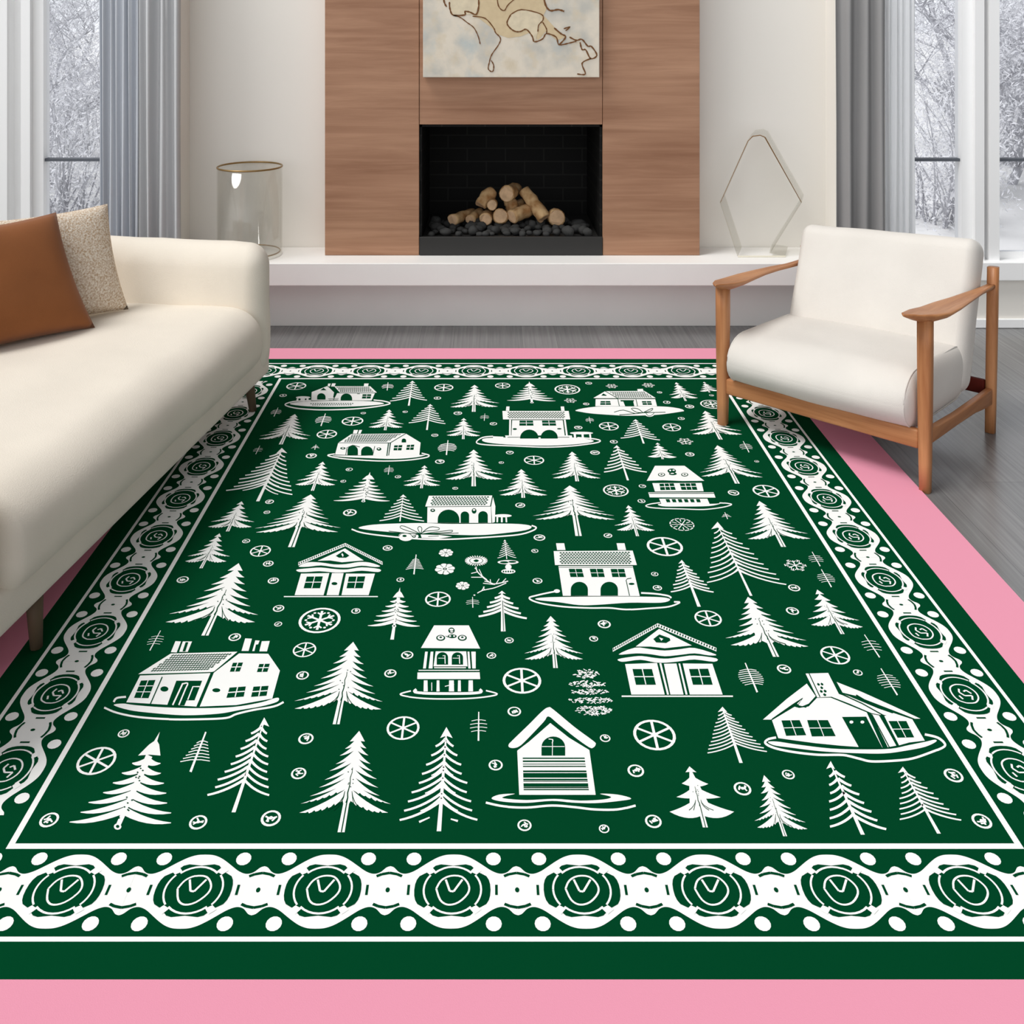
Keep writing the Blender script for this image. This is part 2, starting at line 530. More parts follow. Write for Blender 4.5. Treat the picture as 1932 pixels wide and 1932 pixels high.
fobj('firebox', boxes((X1, X1 + 0.012, YP + 0.02, YF, z0, ZO - 0.001), (X2 - 0.012, X2, YP + 0.02, YF, z0, ZO - 0.001),
                      (X1, X2, YF, YF + 0.02, z0, ZO - 0.001), (X1, X2, YP + 0.02, YF, ZO - 0.013, ZO - 0.001)), M_BRICK)
fobj('burner_tray', rbox(X1 + 0.013, X2 - 0.013, YP + 0.004, YF - 0.001, z0, ZT - 0.012, 0.002, 1), M_BLACK)
fobj('tray_lip', rbox(X1 + 0.001, X2 - 0.001, YP - 0.004, YP + 0.02, z0, ZT, 0.002, 1), M_BLACK)

# lava stones: every one its own object, four shapes
random.seed(5)
protos = []
for k in range(4):
    bm = bmesh.new()
    bmesh.ops.create_icosphere(bm, subdivisions=2, radius=1.0)
    for v in bm.verts:
        v.co *= 1 + 0.32 * noise.noise(v.co * 1.3 + Vector((k * 5.0, 2, 1)))
    me = bpy.data.meshes.new('lava_stone')
    bm.to_mesh(me); bm.free()
    me.materials.append(M_STONES)
    for p in me.polygons: p.use_smooth = True
    protos.append(me)
spots = []
tries = 0
while len(spots) < 96 and tries < 6000:
    tries += 1
    x = random.uniform(X1 + 0.05, X2 - 0.05)
    y = YP + 0.045 + random.random() ** 1.1 * 0.30
    r = random.uniform(0.015, 0.031)
    if all((x - a) ** 2 + (y - b) ** 2 > (0.8 * (r + q)) ** 2 for a, b, q in spots):
        spots.append((x, y, r))
STONE_TOP = ZT - 0.012
first = None
for (x, y, r) in spots:
    o = bpy.data.objects.new('lava_stone', random.choice(protos))
    o.scale = (r * random.uniform(0.9, 1.25), r * random.uniform(0.85, 1.1), r * random.uniform(0.7, 0.95))
    o.location = (x, y, STONE_TOP + 0.001 + o.scale[2] * 0.98)
    o.rotation_euler = (0, 0, random.uniform(0, 6.28))
    link(o)
    tag(o, 'small charcoal lava stone in the bed on the black burner tray', 'stone', 'lava stones in the fireplace')

# ceramic logs
def flog(p0, p1, r0, r1, label, bend=0.0, seed=1):
    p0, p1 = Vector(p0), Vector(p1)
    mid = (p0 + p1) / 2
    n, k = 9, 14
    rnd = random.Random(seed)
    pts = []
    side = (p1 - p0).cross(Vector((0, 0, 1)))
    side = side.normalized() if side.length > 1e-4 else Vector((1, 0, 0))
    for i in range(n):
        t = i / (n - 1)
        pts.append(p0.lerp(p1, t) - mid + (side * 0.3 + Vector((0, 0, 1))) * bend * math.sin(PI * t))
    bm = bmesh.new()
    rad = [(r0 + (r1 - r0) * i / (n - 1)) * (1 + 0.06 * math.sin(i * 2.1 + seed)) for i in range(n)]
    rad = [rad[0] * 0.86] + rad + [rad[-1] * 0.86]
    d = (pts[1] - pts[0]).normalized() * 0.006
    e = (pts[-1] - pts[-2]).normalized() * 0.006
    pts = [pts[0] - d] + pts + [pts[-1] + e]
    tube(bm, pts, rad, k)
    for v in bm.verts:
        v.co += v.co.normalized() * 0.010 * noise.noise(v.co * 26 + Vector((seed, seed, 0)))
    for fc in bm.faces:
        if len(fc.verts) > 5:
            fc.material_index = 1
    o = obj('fire_log', bm, [M_LOG, M_LOGEND], None, loc=mid)
    for p in o.data.polygons:
        p.use_smooth = len(p.vertices) <= 5
    return tag(o, label, 'log', 'logs in the fireplace')
def fl(x, y, Y):   # photo crop (800,340) at 5.682x
    return at(800 + x / 5.682, 340 + y / 5.682, Y)
S = 1.18 * 5.0 / FPX / 5.682
YL = 5.0
flog(fl(310, 425, YL - .02), fl(520, 345, YL + .16), 52 * S, 40 * S, 'dark singed log at the far left of the fire pile', 0, 1)
flog(fl(500, 425, YL + .03), fl(600, 350, YL + .13), 48 * S, 46 * S, 'pale log lying behind the round cut end, left of centre', 0, 2)
flog(fl(662, 418, YL - .03), fl(690, 360, YL + .12), 58 * S, 50 * S, 'pale log showing a round pinkish cut end, low left of centre', 0, 3)
flog(fl(820, 385, YL - .02), fl(815, 400, YL + .14), 74 * S, 60 * S, 'short brown log with hollow end facing out, bottom centre', 0, 4)
flog(fl(735, 130, YL + .07), fl(610, 260, YL + .03), 62 * S, 56 * S, 'golden log standing on the left part of the pile', 0.006, 5)
flog(fl(730, 262, YL - .01), fl(735, 235, YL + .10), 50 * S, 40 * S, 'small pale log end tucked under the golden log', 0, 6)
flog(fl(885, 145, YL - .02), fl(985, 90, YL + .14), 74 * S, 60 * S, 'topmost log with a round cream cut end', 0, 7)
flog(fl(950, 320, YL + .06), fl(925, 225, YL + .07), 62 * S, 56 * S, 'short upright log under the topmost log', 0, 8)
flog(fl(950, 390, YL - .03), fl(1150, 300, YL + .05), 62 * S, 66 * S, 'thick tan log lying slanted at the bottom right of centre', 0, 9)
flog(fl(1285, 405, YL - .04), fl(1075, 120, YL + .06), 66 * S, 52 * S, 'long pale log leaning down to the right across the pile', 0.004, 10)
flog(fl(1425, 400, YL - .03), fl(1385, 390, YL + .13), 82 * S, 66 * S, 'brown cut log end at the far right of the pile', 0, 11)
flog(fl(1010, 230, YL + .12), fl(1040, 330, YL + .12), 50 * S, 50 * S, 'dark brown log in the shade behind the leaning log', 0, 12)

# ------------------------------------------------------------------ painting
def painting():
    Y = YP - 0.045
    xa, xb = xat(798, Y), xat(1131, Y)
    zb_ = CAM_H - (146 - VY) / FPX * Y
    ztp = zb_ + 0.82
    bm = rbox(xa, xb, Y, YP - 0.002, zb_, ztp, 0.003, 2)
    m = mat('mottled_cream_canvas', srgb(222, 211, 193), 0.7, 0.2, bump=0.5, bscale=18)
    nt = m.node_tree
    b = nt.nodes['Principled BSDF']
    tc = [n for n in nt.nodes if n.type == 'TEX_COORD'][0]
    def nz(sc, det, lo, hi, off):
        mp = nt.nodes.new('ShaderNodeMapping'); mp.inputs['Location'].default_value = (off, off, off)
        nt.links.new(tc.outputs['Object'], mp.inputs['Vector'])
        n = nt.nodes.new('ShaderNodeTexNoise'); n.inputs['Scale'].default_value = sc; n.inputs['Detail'].default_value = det
        nt.links.new(mp.outputs[0], n.inputs['Vector'])
        r = nt.nodes.new('ShaderNodeMapRange'); r.inputs['From Min'].default_value = lo; r.inputs['From Max'].default_value = hi
        nt.links.new(n.outputs['Fac'], r.inputs['Value'])
        return r.outputs['Result']
    def mixc(a, col, fac):
        x = nt.nodes.new('ShaderNodeMix'); x.data_type = 'RGBA'
        if isinstance(a, tuple): x.inputs['A'].default_value = a
        else: nt.links.new(a, x.inputs['A'])
        x.inputs['B'].default_value = col
        nt.links.new(fac, x.inputs['Factor'])
        return x.outputs['Result']
    c = mixc(srgb(226, 216, 200), srgb(196, 193, 184), nz(9, 8, 0.42, 0.68, 1.0))
    c = mixc(c, srgb(214, 200, 176), nz(14, 6, 0.5, 0.75, 4.0))
    c = mixc(c, srgb(178, 190, 192), nz(6, 6, 0.58, 0.78, 9.0))
    nt.links.new(c, b.inputs['Base Color'])
    mo = mat('ochre_paint', srgb(208, 187, 152), 0.7, 0.2, var=0.2, vscale=30, vcol=srgb(216, 196, 160))
    mb = mat('umber_paint', srgb(116, 78, 46), 0.6, 0.2)
    mc = mat('cream_paint', srgb(226, 212, 184), 0.7, 0.2, var=0.15, vscale=30)
    def P(x, y, k):
        v = at(790 + x / 5.52, y / 5.52, Y)
        v.y = Y - 0.0008 * k
        return v
    def shape(pts, mi, k):
        f = bm.faces.new([bm.verts.new(P(x, y, k)) for x, y in pts]); f.material_index = mi
        f.normal_update()
        if f.normal.y > 0: f.normal_flip()
    def line(pts, wd, mi=2, k=3):
        pts = smooth_pts(pts, 4); wd = wd * 1.25
        n = len(pts); L = []; Rr = []
        for i, (x, y) in enumerate(pts):
            a_ = pts[max(i - 1, 0)]; c_ = pts[min(i + 1, n - 1)]
            dx, dy = c_[0] - a_[0], c_[1] - a_[1]; q = math.hypot(dx, dy) or 1
            w_ = wd * (0.65 + 0.5 * math.sin(i * 1.9) ** 2) / 2
            L.append(bm.verts.new(P(x - dy / q * w_, y + dx / q * w_, k))); Rr.append(bm.verts.new(P(x + dy / q * w_, y - dx / q * w_, k)))
        for i in range(n - 1):
            f = bm.faces.new((L[i], L[i + 1], Rr[i + 1], Rr[i])); f.material_index = mi
    top = -90
    shape([(620, top), (620, 110), (560, 160), (640, 200), (770, 300), (800, 350), (930, 395), (1060, 380), (1180, 330), (1240, 420), (1320, 330), (1440, 420), (1500, 400), (1530, 380), (1420, 290), (1300, 160), (1330, 100), (1290, top)], 1, 1)
    shape([(960, 150), (920, 230), (960, 300), (1040, 330), (1120, 305), (1190, 380), (1215, 430), (1240, 330), (1290, 200), (1250, 140), (1080, 100)], 3, 2)
    shape([(330, top), (325, 80), (350, 150), (590, 150), (620, 60), (620, top)], 3, 2)
    line([(250, top), (265, 20), (290, 70)], 14)
    line([(320, 20), (325, 90), (360, 158), (480, 155), (480, 120), (530, 125), (600, 150), (625, 60), (620, -40)], 14)
    line([(360, 160), (430, 180), (505, 235), (575, 290), (620, 380), (640, 460)], 9)
    line([(560, 170), (690, 190), (780, 290), (800, 340), (850, 395), (835, 460), (760, 570), (735, 650), (725, 720), (770, 745), (780, 680), (755, 630)], 10)
    line([(810, top), (830, 60), (890, 110), (940, 40), (1100, top)], 10)
    line([(960, 150), (920, 230), (940, 280), (1000, 325), (1060, 328), (1120, 305), (1180, 375), (1205, 435), (1290, 405), (1330, 350), (1430, 385), (1460, 465), (1560, 450), (1640, 430)], 12)
    line([(960, 150), (1070, 100), (1270, 145), (1295, 205), (1250, 260), (1240, 330)], 10)
    line([(1290, top), (1320, 50), (1370, 110), (1450, 100), (1515, 118)], 16)
    line([(1290, 230), (1330, 300), (1330, 350)], 10)
    line([(1410, 290), (1480, 350), (1530, 385), (1470, 460)], 14)
    line([(1510, 300), (1575, 280), (1530, 320)], 12)
    line([(1570, 385), (1640, 420), (1700, 410), (1760, 480), (1800, 485), (1855, 575), (1790, 610), (1740, 520), (1700, 515), (1680, 440)], 13)
    line([(1790, 610), (1700, 660), (1735, 770), (1650, 770)], 12)
    o = obj('wall_painting', bm, [m, mo, mb, mc])
    tag(o, 'unframed cream canvas with brown outlines hung above the fireplace', 'painting')
painting()

# ------------------------------------------------------------------ curtains
def curtain(name, px0, px1, Y, amp, folds, m, label, z1=2.25, seed=0, cat='curtain', zbot=0.004):
    bm = bmesh.new()
    x0, x1 = xat(px0, Y), xat(px1, Y)
    n = folds * 14
    rnd = random.Random(seed)
    ph = [rnd.uniform(-0.5, 0.5) for _ in range(folds + 2)]
    zs = [zbot, 0.5, 1.0, 1.5, z1]
    rows = []
    for j, z in enumerate(zs):
        row = []
        for i in range(n + 1):
            t = i / n * folds
            k = int(t)
            a = amp * (0.75 + 0.5 * abs(ph[min(k, folds)]))
            y = a * math.sin(2 * PI * t + ph[min(k, folds)] * 0.8) + 0.25 * a * math.sin(4.7 * t + j * 0.3)
            row.append(bm.verts.new((x0 + (x1 - x0) * i / n + 0.004 * math.sin(t * 3 + j), Y + y, z)))
        rows.append(row)
    for a, b in zip(rows, rows[1:]):
        for i in range(n):
            bm.faces.new((a[i], a[i + 1], b[i + 1], b[i]))
    geom = list(bm.faces)
    bm.normal_update()
    bmesh.ops.solidify(bm, geom=geom, thickness=0.003)
    o = obj(name, bm, m, smooth=True)
    return tag(o, label, cat)
curtain('curtain', 188, 262, 4.735, 0.018, 6, M_CURT, 'narrow folded blue grey curtain edge beside the left window pane', seed=3)
curtain('curtain', 263, 341, 4.705, 0.028, 3, M_CURT3, 'broad folded grey curtain between left window and white wall', seed=8)
curtain('curtain', 1578, 1672, 4.715, 0.024, 3, M_CURT2, 'dark grey curtain hanging behind the armchair, right of the fireplace', seed=5)
curtain('sheer_curtain', 1670, 1727, 4.745, 0.010, 5, M_SHEERB, 'white sheer curtain beside the dark grey curtain', seed=2)

# ------------------------------------------------------------------ glass vase and acrylic sculpture on the bench
def vase():
    Y = 4.785
    c = Vector((xat(471.5, Y), Y, zt + 0.001))
    r = 0.155; h = 0.425
    root = tag(empty('glass_cylinder', c), 'tall smoked clear glass cylinder with brass rim on the hearth bench', 'vase')
    bm = bmesh.new()
    n = 48
    prof = [(0.0, 0.0), (r - 0.004, 0.0), (r, 0.006), (r, h), (r - 0.005, h), (r - 0.005, 0.012), (0.0, 0.012)]
    rings = []
    for (q, z) in prof:
        if q == 0:
            rings.append([bm.verts.new((0, 0, z))])
        else:
            rings.append([bm.verts.new((q * math.cos(2 * PI * k / n), q * math.sin(2 * PI * k / n), z)) for k in range(n)])
    for a, b in zip(rings, rings[1:]):
        for k in range(n):
            va = [a[k % len(a)], a[(k + 1) % n % len(a)]] if len(a) > 1 else [a[0]]
            vb = [b[(k + 1) % n], b[k]] if len(b) > 1 else [b[0]]
            bm.faces.new(va + vb)
    obj('glass_wall', bm, M_VASE, root, smooth=True)
    bm = bmesh.new()
    tor = [Vector(((r - 0.002) * math.cos(2 * PI * k / 64), (r - 0.002) * math.sin(2 * PI * k / 64), h + 0.002)) for k in range(65)]
    tube(bm, tor, 0.0045, 8, False)
    obj('brass_rim', bm, M_BRASS, root, smooth=True)
    bm = bmesh.new()
    tor = [Vector(((r - 0.012) * math.cos(2 * PI * k / 64), (r - 0.012) * math.sin(2 * PI * k / 64), 0.016)) for k in range(65)]
    tube(bm, tor, 0.003, 6, False)
    obj('base_ring', bm, M_BRASS, root, smooth=True)
vase()

def sculpture():
    Y = 4.74
    base = at(1436, 487, Y)
    root = tag(empty('acrylic_sculpture', (base.x, Y, zt + 0.001)), 'clear acrylic ribbon bent into an open kite shape on the hearth bench', 'sculpture')
    px = [(1392, 484), (1359, 382), (1411, 266), (1420, 257), (1434, 255), (1443, 259), (1512, 382), (1452, 478), (1466, 484), (1482, 487)]
    pts = []
    for (x, y) in px:
        p = at(x, y, Y)
        pts.append(Vector((p.x - base.x, 0, max(0.004, p.z - zt - 0.001))))
    pts[0].z = 0.004; pts[-1].z = 0.004; pts[-2].z = 0.012
    dp = Vector((0.052, 0.135, 0.012))
    bm = bmesh.new()
    n = len(pts)
    th = 0.005
    inner = []; outer = []
    for i, p in enumerate(pts):
        a = pts[max(i - 1, 0)]; b = pts[min(i + 1, n - 1)]
        t = (b - a).normalized(); nn = Vector((t.z, 0, -t.x))
        outer.append(p - nn * th * 0.5); inner.append(p + nn * th * 0.5)
    def quadstrip(L, off):
        return [bm.verts.new(q + off) for q in L]
    of, ob_, inf, inb = quadstrip(outer, Vector()), quadstrip(outer, dp), quadstrip(inner, Vector()), quadstrip(inner, dp)
    for i in range(n - 1):
        bm.faces.new((of[i], of[i + 1], ob_[i + 1], ob_[i]))
        bm.faces.new((inf[i + 1], inf[i], inb[i], inb[i + 1]))
        bm.faces.new((of[i + 1], of[i], inf[i], inf[i + 1]))
        bm.faces.new((ob_[i], ob_[i + 1], inb[i + 1], inb[i]))
    bm.faces.new((of[0], ob_[0], inb[0], inf[0])); bm.faces.new((of[-1], inf[-1], inb[-1], ob_[-1]))
    bmesh.ops.translate(bm, verts=bm.verts, vec=(0, 0, 0.001))
    obj('acrylic_ribbon', bm, M_ACRYL, root)
    bm = bmesh.new()
    tube(bm, [p + Vector((0, -0.002, 0)) for p in pts[1:7]], [0.0012, 0.002, 0.0026, 0.0026, 0.0032, 0.0016], 6)
    e = obj('amber_edge', bm, mat('amber_acrylic_edge', srgb(132, 98, 58), 0.3, 0.5), root)
    e['label'] = 'amber tinted upper edge'
    bm = bmesh.new()
    box(bm, pts[0].x, pts[-1].x, -0.004, 0.0, 0.0, 0.007)  # opaque cream strip standing in for the bright caustic below the ribbon
    e = obj('caustic_strip', bm, mat('painted_caustic_cream', srgb(238, 232, 214), 0.3, 0.5), root)
    e['label'] = 'cream strip painted as the caustic at the foot'
sculpture()

# ------------------------------------------------------------------ outdoors
bm = bmesh.new()
n = 24
vs = [[bm.verts.new((-22 + 44 * i / n, 5.3 + 40 * (j / n) ** 1.6, -0.35 + 0.1 * noise.noise(Vector((i * .7, j * .7, 0))) + (j / n) ** 2 * 1.2)) for i in range(n + 1)] for j in range(n + 1)]
for j in range(n):
    for i in range(n):
        bm.faces.new((vs[j][i], vs[j][i + 1], vs[j + 1][i + 1], vs[j + 1][i]))
struct(obj('ground', bm, M_SNOW, smooth=True), 'snow covered ground outside the windows', 'ground')

def snowy_tree(x, y, h, seed, label):
    rnd = random.Random(seed)
    z = -0.3 + ((y - 5.3) / 40) ** 1.25 * 1.2 - 0.25
    root = tag(empty('snowy_tree', (x, y, z)), label, 'tree', 'frosted trees outside the windows')
    bm = bmesh.new()
    tips = []
    def grow(p, d, L, r, depth):
        n = 5
        pts = [p.copy()]
        q = p.copy(); dd = d.copy()
        for i in range(n):
            dd = (dd + Vector((rnd.uniform(-.28, .28), rnd.uniform(-.28, .28), rnd.uniform(-.08, .16)))).normalized()
            q = q + dd * L / n
            pts.append(q.copy())
        tube(bm, pts, [r * (1 - 0.55 * i / n) for i in range(n + 1)], 5 if depth < 2 else 3)
        tips.extend(pts[2:])
        if depth >= 4:
            return
        for k in range(5 if depth == 0 else 4):
            i = rnd.randint(1 if depth else 1, n)
            a = rnd.uniform(0, 2 * PI)
            nd = (dd * 0.5 + Vector((math.cos(a), math.sin(a), rnd.uniform(0.0, 0.7)))).normalized()
            grow(pts[i], nd, L * rnd.uniform(0.5, 0.68), r * 0.5, depth + 1)
    grow(Vector((0, 0, 0)), Vector((0, 0, 1)), h * 0.55, 0.055, 0)
    obj('trunk_and_branches', bm, M_BARK, root)
    bm = bmesh.new()
    for _ in range(13000):
        p = rnd.choice(tips) + Vector((rnd.gauss(0, .2), rnd.gauss(0, .2), rnd.gauss(0, .18)))
        if p.z < 0.05:
            continue
        s = rnd.uniform(0.006, 0.020)
        a = Vector((rnd.uniform(-1, 1), rnd.uniform(-1, 1), rnd.uniform(-1, 1))).normalized()
        b = a.cross(Vector((rnd.uniform(-1, 1), rnd.uniform(-1, 1), rnd.uniform(-1, 1)))).normalized()
        vs = [bm.verts.new(p + a * s * 1.8), bm.verts.new(p + b * s), bm.verts.new(p - a * s * 1.8 + b * s * .3)]
        bm.faces.new(vs)
    t = obj('frosted_leaves', bm, M_TWIG, root)
    t['kind'] = 'stuff'
for k, (x, y, h, lab) in enumerate([
        (-4.35, 9.4, 3.4, 'nearest frosted tree seen through the left window beside the curtain'),
        (-5.35, 11.6, 3.6, 'frosted tree farther back through the left window, nearer its frame'),
        (-5.9, 14.0, 4.4, 'distant frosted tree filling the background of the left window'),
        (4.55, 9.4, 3.4, 'nearest frosted tree in the wide pane beside the sheer curtain'),
        (5.55, 10.6, 3.4, 'frosted tree with dark twigs in the far right window pane'),
        (6.3, 13.2, 4.2, 'distant frosted tree behind the wide right pane'),
        (7.9, 15.0, 4.6, 'distant frosted tree behind the far right pane')]):
    snowy_tree(x, y, h, 11 + k, lab)

def frosted_shrub(x, y, h, seed, label):
    rnd = random.Random(seed)
    z = -0.3 + ((y - 5.3) / 40) ** 1.25 * 1.2 - 0.15
    root = tag(empty('frosted_shrub', (x, y, z)), label, 'shrub', 'frosted shrubs outside the windows')
    bm = bmesh.new()
    tips = []
    for _ in range(26):
        a = rnd.uniform(0, 6.28); sp = rnd.uniform(0.2, 0.75)
        p = Vector((rnd.gauss(0, .1), rnd.gauss(0, .1), 0))
        pts = [p]
        d = Vector((math.cos(a) * sp, math.sin(a) * sp, 1)).normalized()
        for i in range(5):
            d = (d + Vector((rnd.uniform(-.25, .25), rnd.uniform(-.25, .25), rnd.uniform(-.1, .1)))).normalized()
            pts.append(pts[-1] + d * h / 5)
        tube(bm, pts, [.012, .010, .008, .006, .005, .003], 4)
        tips.extend(pts[1:])
    obj('stems', bm, M_BARK, root)
    bm = bmesh.new()
    for _ in range(6000):
        p = rnd.choice(tips) + Vector((rnd.gauss(0, .16), rnd.gauss(0, .16), rnd.gauss(0, .14)))
        if p.z < 0.0:
            continue
        s = rnd.uniform(0.006, 0.018)
        a = Vector((rnd.uniform(-1, 1), rnd.uniform(-1, 1), rnd.uniform(-1, 1))).normalized()
        b = a.cross(Vector((rnd.uniform(-1, 1), rnd.uniform(-1, 1), rnd.uniform(-1, 1)))).normalized()
        bm.faces.new([bm.verts.new(p + a * s * 1.8), bm.verts.new(p + b * s), bm.verts.new(p - a * s * 1.8 + b * s * .3)])
    obj('frosted_leaves', bm, M_TWIG, root)['kind'] = 'stuff'
for k, (x, y, h, lab) in enumerate([
        (-3.75, 8.7, 1.2, 'frosted shrub low in the left window close to the curtain'),
        (-4.75, 10.4, 1.5, 'frosted shrub low in the left window close to its white frame'),
        (-5.2, 12.4, 1.8, 'frosted shrub behind the nearest tree of the left window'),
        (3.95, 8.6, 1.2, 'frosted shrub low in the pane beside the sheer curtain'),
        (4.9, 10.0, 1.4, 'frosted shrub behind the white mullion of the right window'),
        (6.1, 11.8, 1.7, 'frosted shrub low in the far right window pane')]):
    frosted_shrub(x, y, h, 61 + k, lab)
# ------------------------------------------------------------------ sofa (front runs along its local y axis, front faces +x)
sofa = tag(empty('sofa', (-0.826, 3.83, 0), R(-7.86)), 'long cream fabric sofa with rounded arms at the left of the rug', 'sofa')
LN = -2.02                     # near end; arm and base lengthened out of view to block light beneath
def sobj(name, bm, m=None, amp=0.0, sc=3.0, seed=0, smooth=True):
    if amp:
        wrinkle(bm, amp, sc, seed)
    return obj(name, bm, m or M_SOFA, sofa, smooth)
sobj('sofa_base', soft_box(-1.12, -0.012, LN + 0.01, -0.01, 0.13, 0.235, (0.03, 0.03, 0.025), 10))
sobj('seat_cushion', soft_box(-0.98, 0.012, LN + 0.345, -0.115, 0.175, 0.425, (0.13, 0.06, 0.105), 26, (0.012, 0.0, 0.014)), amp=0.007, sc=5, seed=4)
sobj('backrest', soft_box(-1.18, -0.92, LN + 0.02, -0.02, 0.236, 0.70, (0.09, 0.05, 0.09), 14, (0.02, 0, 0)), amp=0.006, sc=4, seed=7)
sobj('armrest', soft_box(-1.15, 0.0, -0.15, 0.0, 0.135, 0.645, (0.075, 0.07, 0.085), 20, (0.0, 0.012, 0.006)), amp=0.008, sc=5, seed=2)
sobj('armrest', soft_box(-1.15, 0.0, LN, LN + 0.34, 0.135, 0.60, (0.075, 0.07, 0.085), 16, (0.0, 0.012, 0.006)), amp=0.006, sc=4, seed=3)
for (lx, ly) in ((-0.06, -0.075), (-0.04, -1.505), (-1.04, -0.075), (-1.04, -1.505)):
    bm = bmesh.new()
    sgn = 1 if ly > -0.5 else -0.3
    tube(bm, [(lx - 0.01, ly - 0.02 * sgn, 0.14), (lx, ly, 0.0082 if lx > -0.5 else 0.001)], [0.021, 0.014], 10)
    o = obj('sofa_leg', bm, M_LEGW, sofa, True)
    o['label'] = 'tapered grey brown wooden leg'

# ------------------------------------------------------------------ throw pillows
def pillow(name, corners, thick, m, label, ears=0.03, seed=1, sag=0.065):
    """corners: four world points (bottom near, bottom far, top far, top near) of the mid plane"""
    A, B, C_, D = [Vector(p) for p in corners]
    nrm = (B - A).cross(D - A).normalized()
    n = 26
    cen = (A + B + C_ + D) / 4
    base = Vector((cen.x, cen.y, min(A.z, B.z)))
    bm = bmesh.new()
    sheets = []
    for s in (1, -1):
        g = []
        for j in range(n + 1):
            row = []
            for i in range(n + 1):
                u, v = i / n, j / n
                eu, ev = 2 * u - 1, 2 * v - 1
                # pinch the edges in between the corners
                pu = eu * (1 - sag * (1 - ev * ev))
                pv = ev * (1 - sag * (1 - eu * eu))
                uu, vv = (pu + 1) / 2, (pv + 1) / 2
                p = A * (1 - uu) * (1 - vv) + B * uu * (1 - vv) + C_ * uu * vv + D * (1 - uu) * vv
                t = max(0.0, (1 - eu ** 4) * (1 - ev ** 4)) ** 0.55
                if s == -1 and (i in (0, n) or j in (0, n)):
                    row.append(sheets[0][j][i]); continue
                p = p + nrm * s * thick * 0.5 * t + nrm * 0.006 * noise.noise(p * 7 + Vector((seed, 0, s)))* t
                row.append(bm.verts.new(p - base))
            g.append(row)
        sheets.append(g)
        for j in range(n):
            for i in range(n):
                q = (g[j][i], g[j][i + 1], g[j + 1][i + 1], g[j + 1][i])
                bm.faces.new(q if s == 1 else q[::-1])
    bmesh.ops.recalc_face_normals(bm, faces=bm.faces)
    return tag(obj(name, bm, m, None, True, loc=base), label, 'pillow')
k = 0.50
B1 = Vector((-1.352, 3.40, 0.437)); A1 = B1 + Vector((-0.71, -0.71, 0)) * k
T = Vector((-0.145, 0.06, 0.375))
pillow('throw_pillow', (A1, B1, B1 + T + Vector((-0.015, 0.0, 0.01)), A1 + T), 0.15, M_RUST, 'rust brown throw pillow leaning in front of the speckled pillow', seed=1)
B2 = Vector((-1.315, 3.615, 0.437)); A2 = B2 + Vector((-0.71, -0.71, 0)) * k
T2 = Vector((-0.105, 0.075, 0.372))
pillow('throw_pillow', (A2, B2, B2 + T2, A2 + T2), 0.12, M_BOUCLE, 'speckled oatmeal throw pillow in the sofa corner behind the rust one', seed=2)

# ------------------------------------------------------------------ armchair (front faces local -y)
CH = tag(empty('armchair', (1.343, 3.613, 0), R(-44)), 'low warm brown wooden armchair with cream cushions at the right edge of the rug', 'armchair')
KS = 0.052
def lean(bm):
    for v in bm.verts:
        v.co.z += KS * v.co.x * max(0.0, min(1.2, v.co.z / 0.6))
    return bm
def cobj(name, bm, m, smooth=True):
    lean(bm)
    return obj(name, bm, m, CH, smooth)
RT = 0.0082   # top of the rug pile
def post(x0, y0, za, x1, y1, zb_, w0, w1, m, name='chair_leg'):
    """tapered square post with rounded edges"""
    bm = bmesh.new()
    n = 7
    rings = []
    for i in range(n):
        t = i / (n - 1)
        ww = w0 + (w1 - w0) * math.sin(t * PI / 2)
        cx, cy, z = x0 + (x1 - x0) * t, y0 + (y1 - y0) * t, za + (zb_ - za) * t
        ring = []
        for a in range(16):
            th = 2 * PI * a / 16
            c, s = math.cos(th), math.sin(th)
            e = (abs(c) ** 4 + abs(s) ** 4) ** -0.25
            ring.append(bm.verts.new((cx + c * e * ww / 2, cy + s * e * ww / 2, z)))
        rings.append(ring)
    for a, b in zip(rings, rings[1:]):
        for q in range(16):
            bm.faces.new((a[q], a[(q + 1) % 16], b[(q + 1) % 16], b[q]))
    bm.faces.new(rings[0][::-1]); bm.faces.new(rings[-1])
    return cobj(name, bm, m)
post(-0.363, -0.313, RT, -0.363, -0.313, 0.530, 0.034, 0.046, M_OAKZ)
post(0.363, -0.313, 0.001, 0.363, -0.313, 0.530, 0.034, 0.046, M_OAKZ)
post(0.363, 0.313, 0.001, 0.363, 0.345, 0.575, 0.034, 0.038, M_OAKZ)
post(-0.363, 0.313, 0.001, -0.363, 0.345, 0.575, 0.034, 0.038, M_OAKZ)
cobj('front_rail', rbox(-0.345, 0.345, -0.325, -0.299, 0.128, 0.186, 0.006, 3), M_OAKX)
cobj('rear_rail', rbox(-0.345, 0.345, 0.30, 0.325, 0.13, 0.18, 0.006, 3), M_WEB)['label'] = 'dark red brown rear rail'
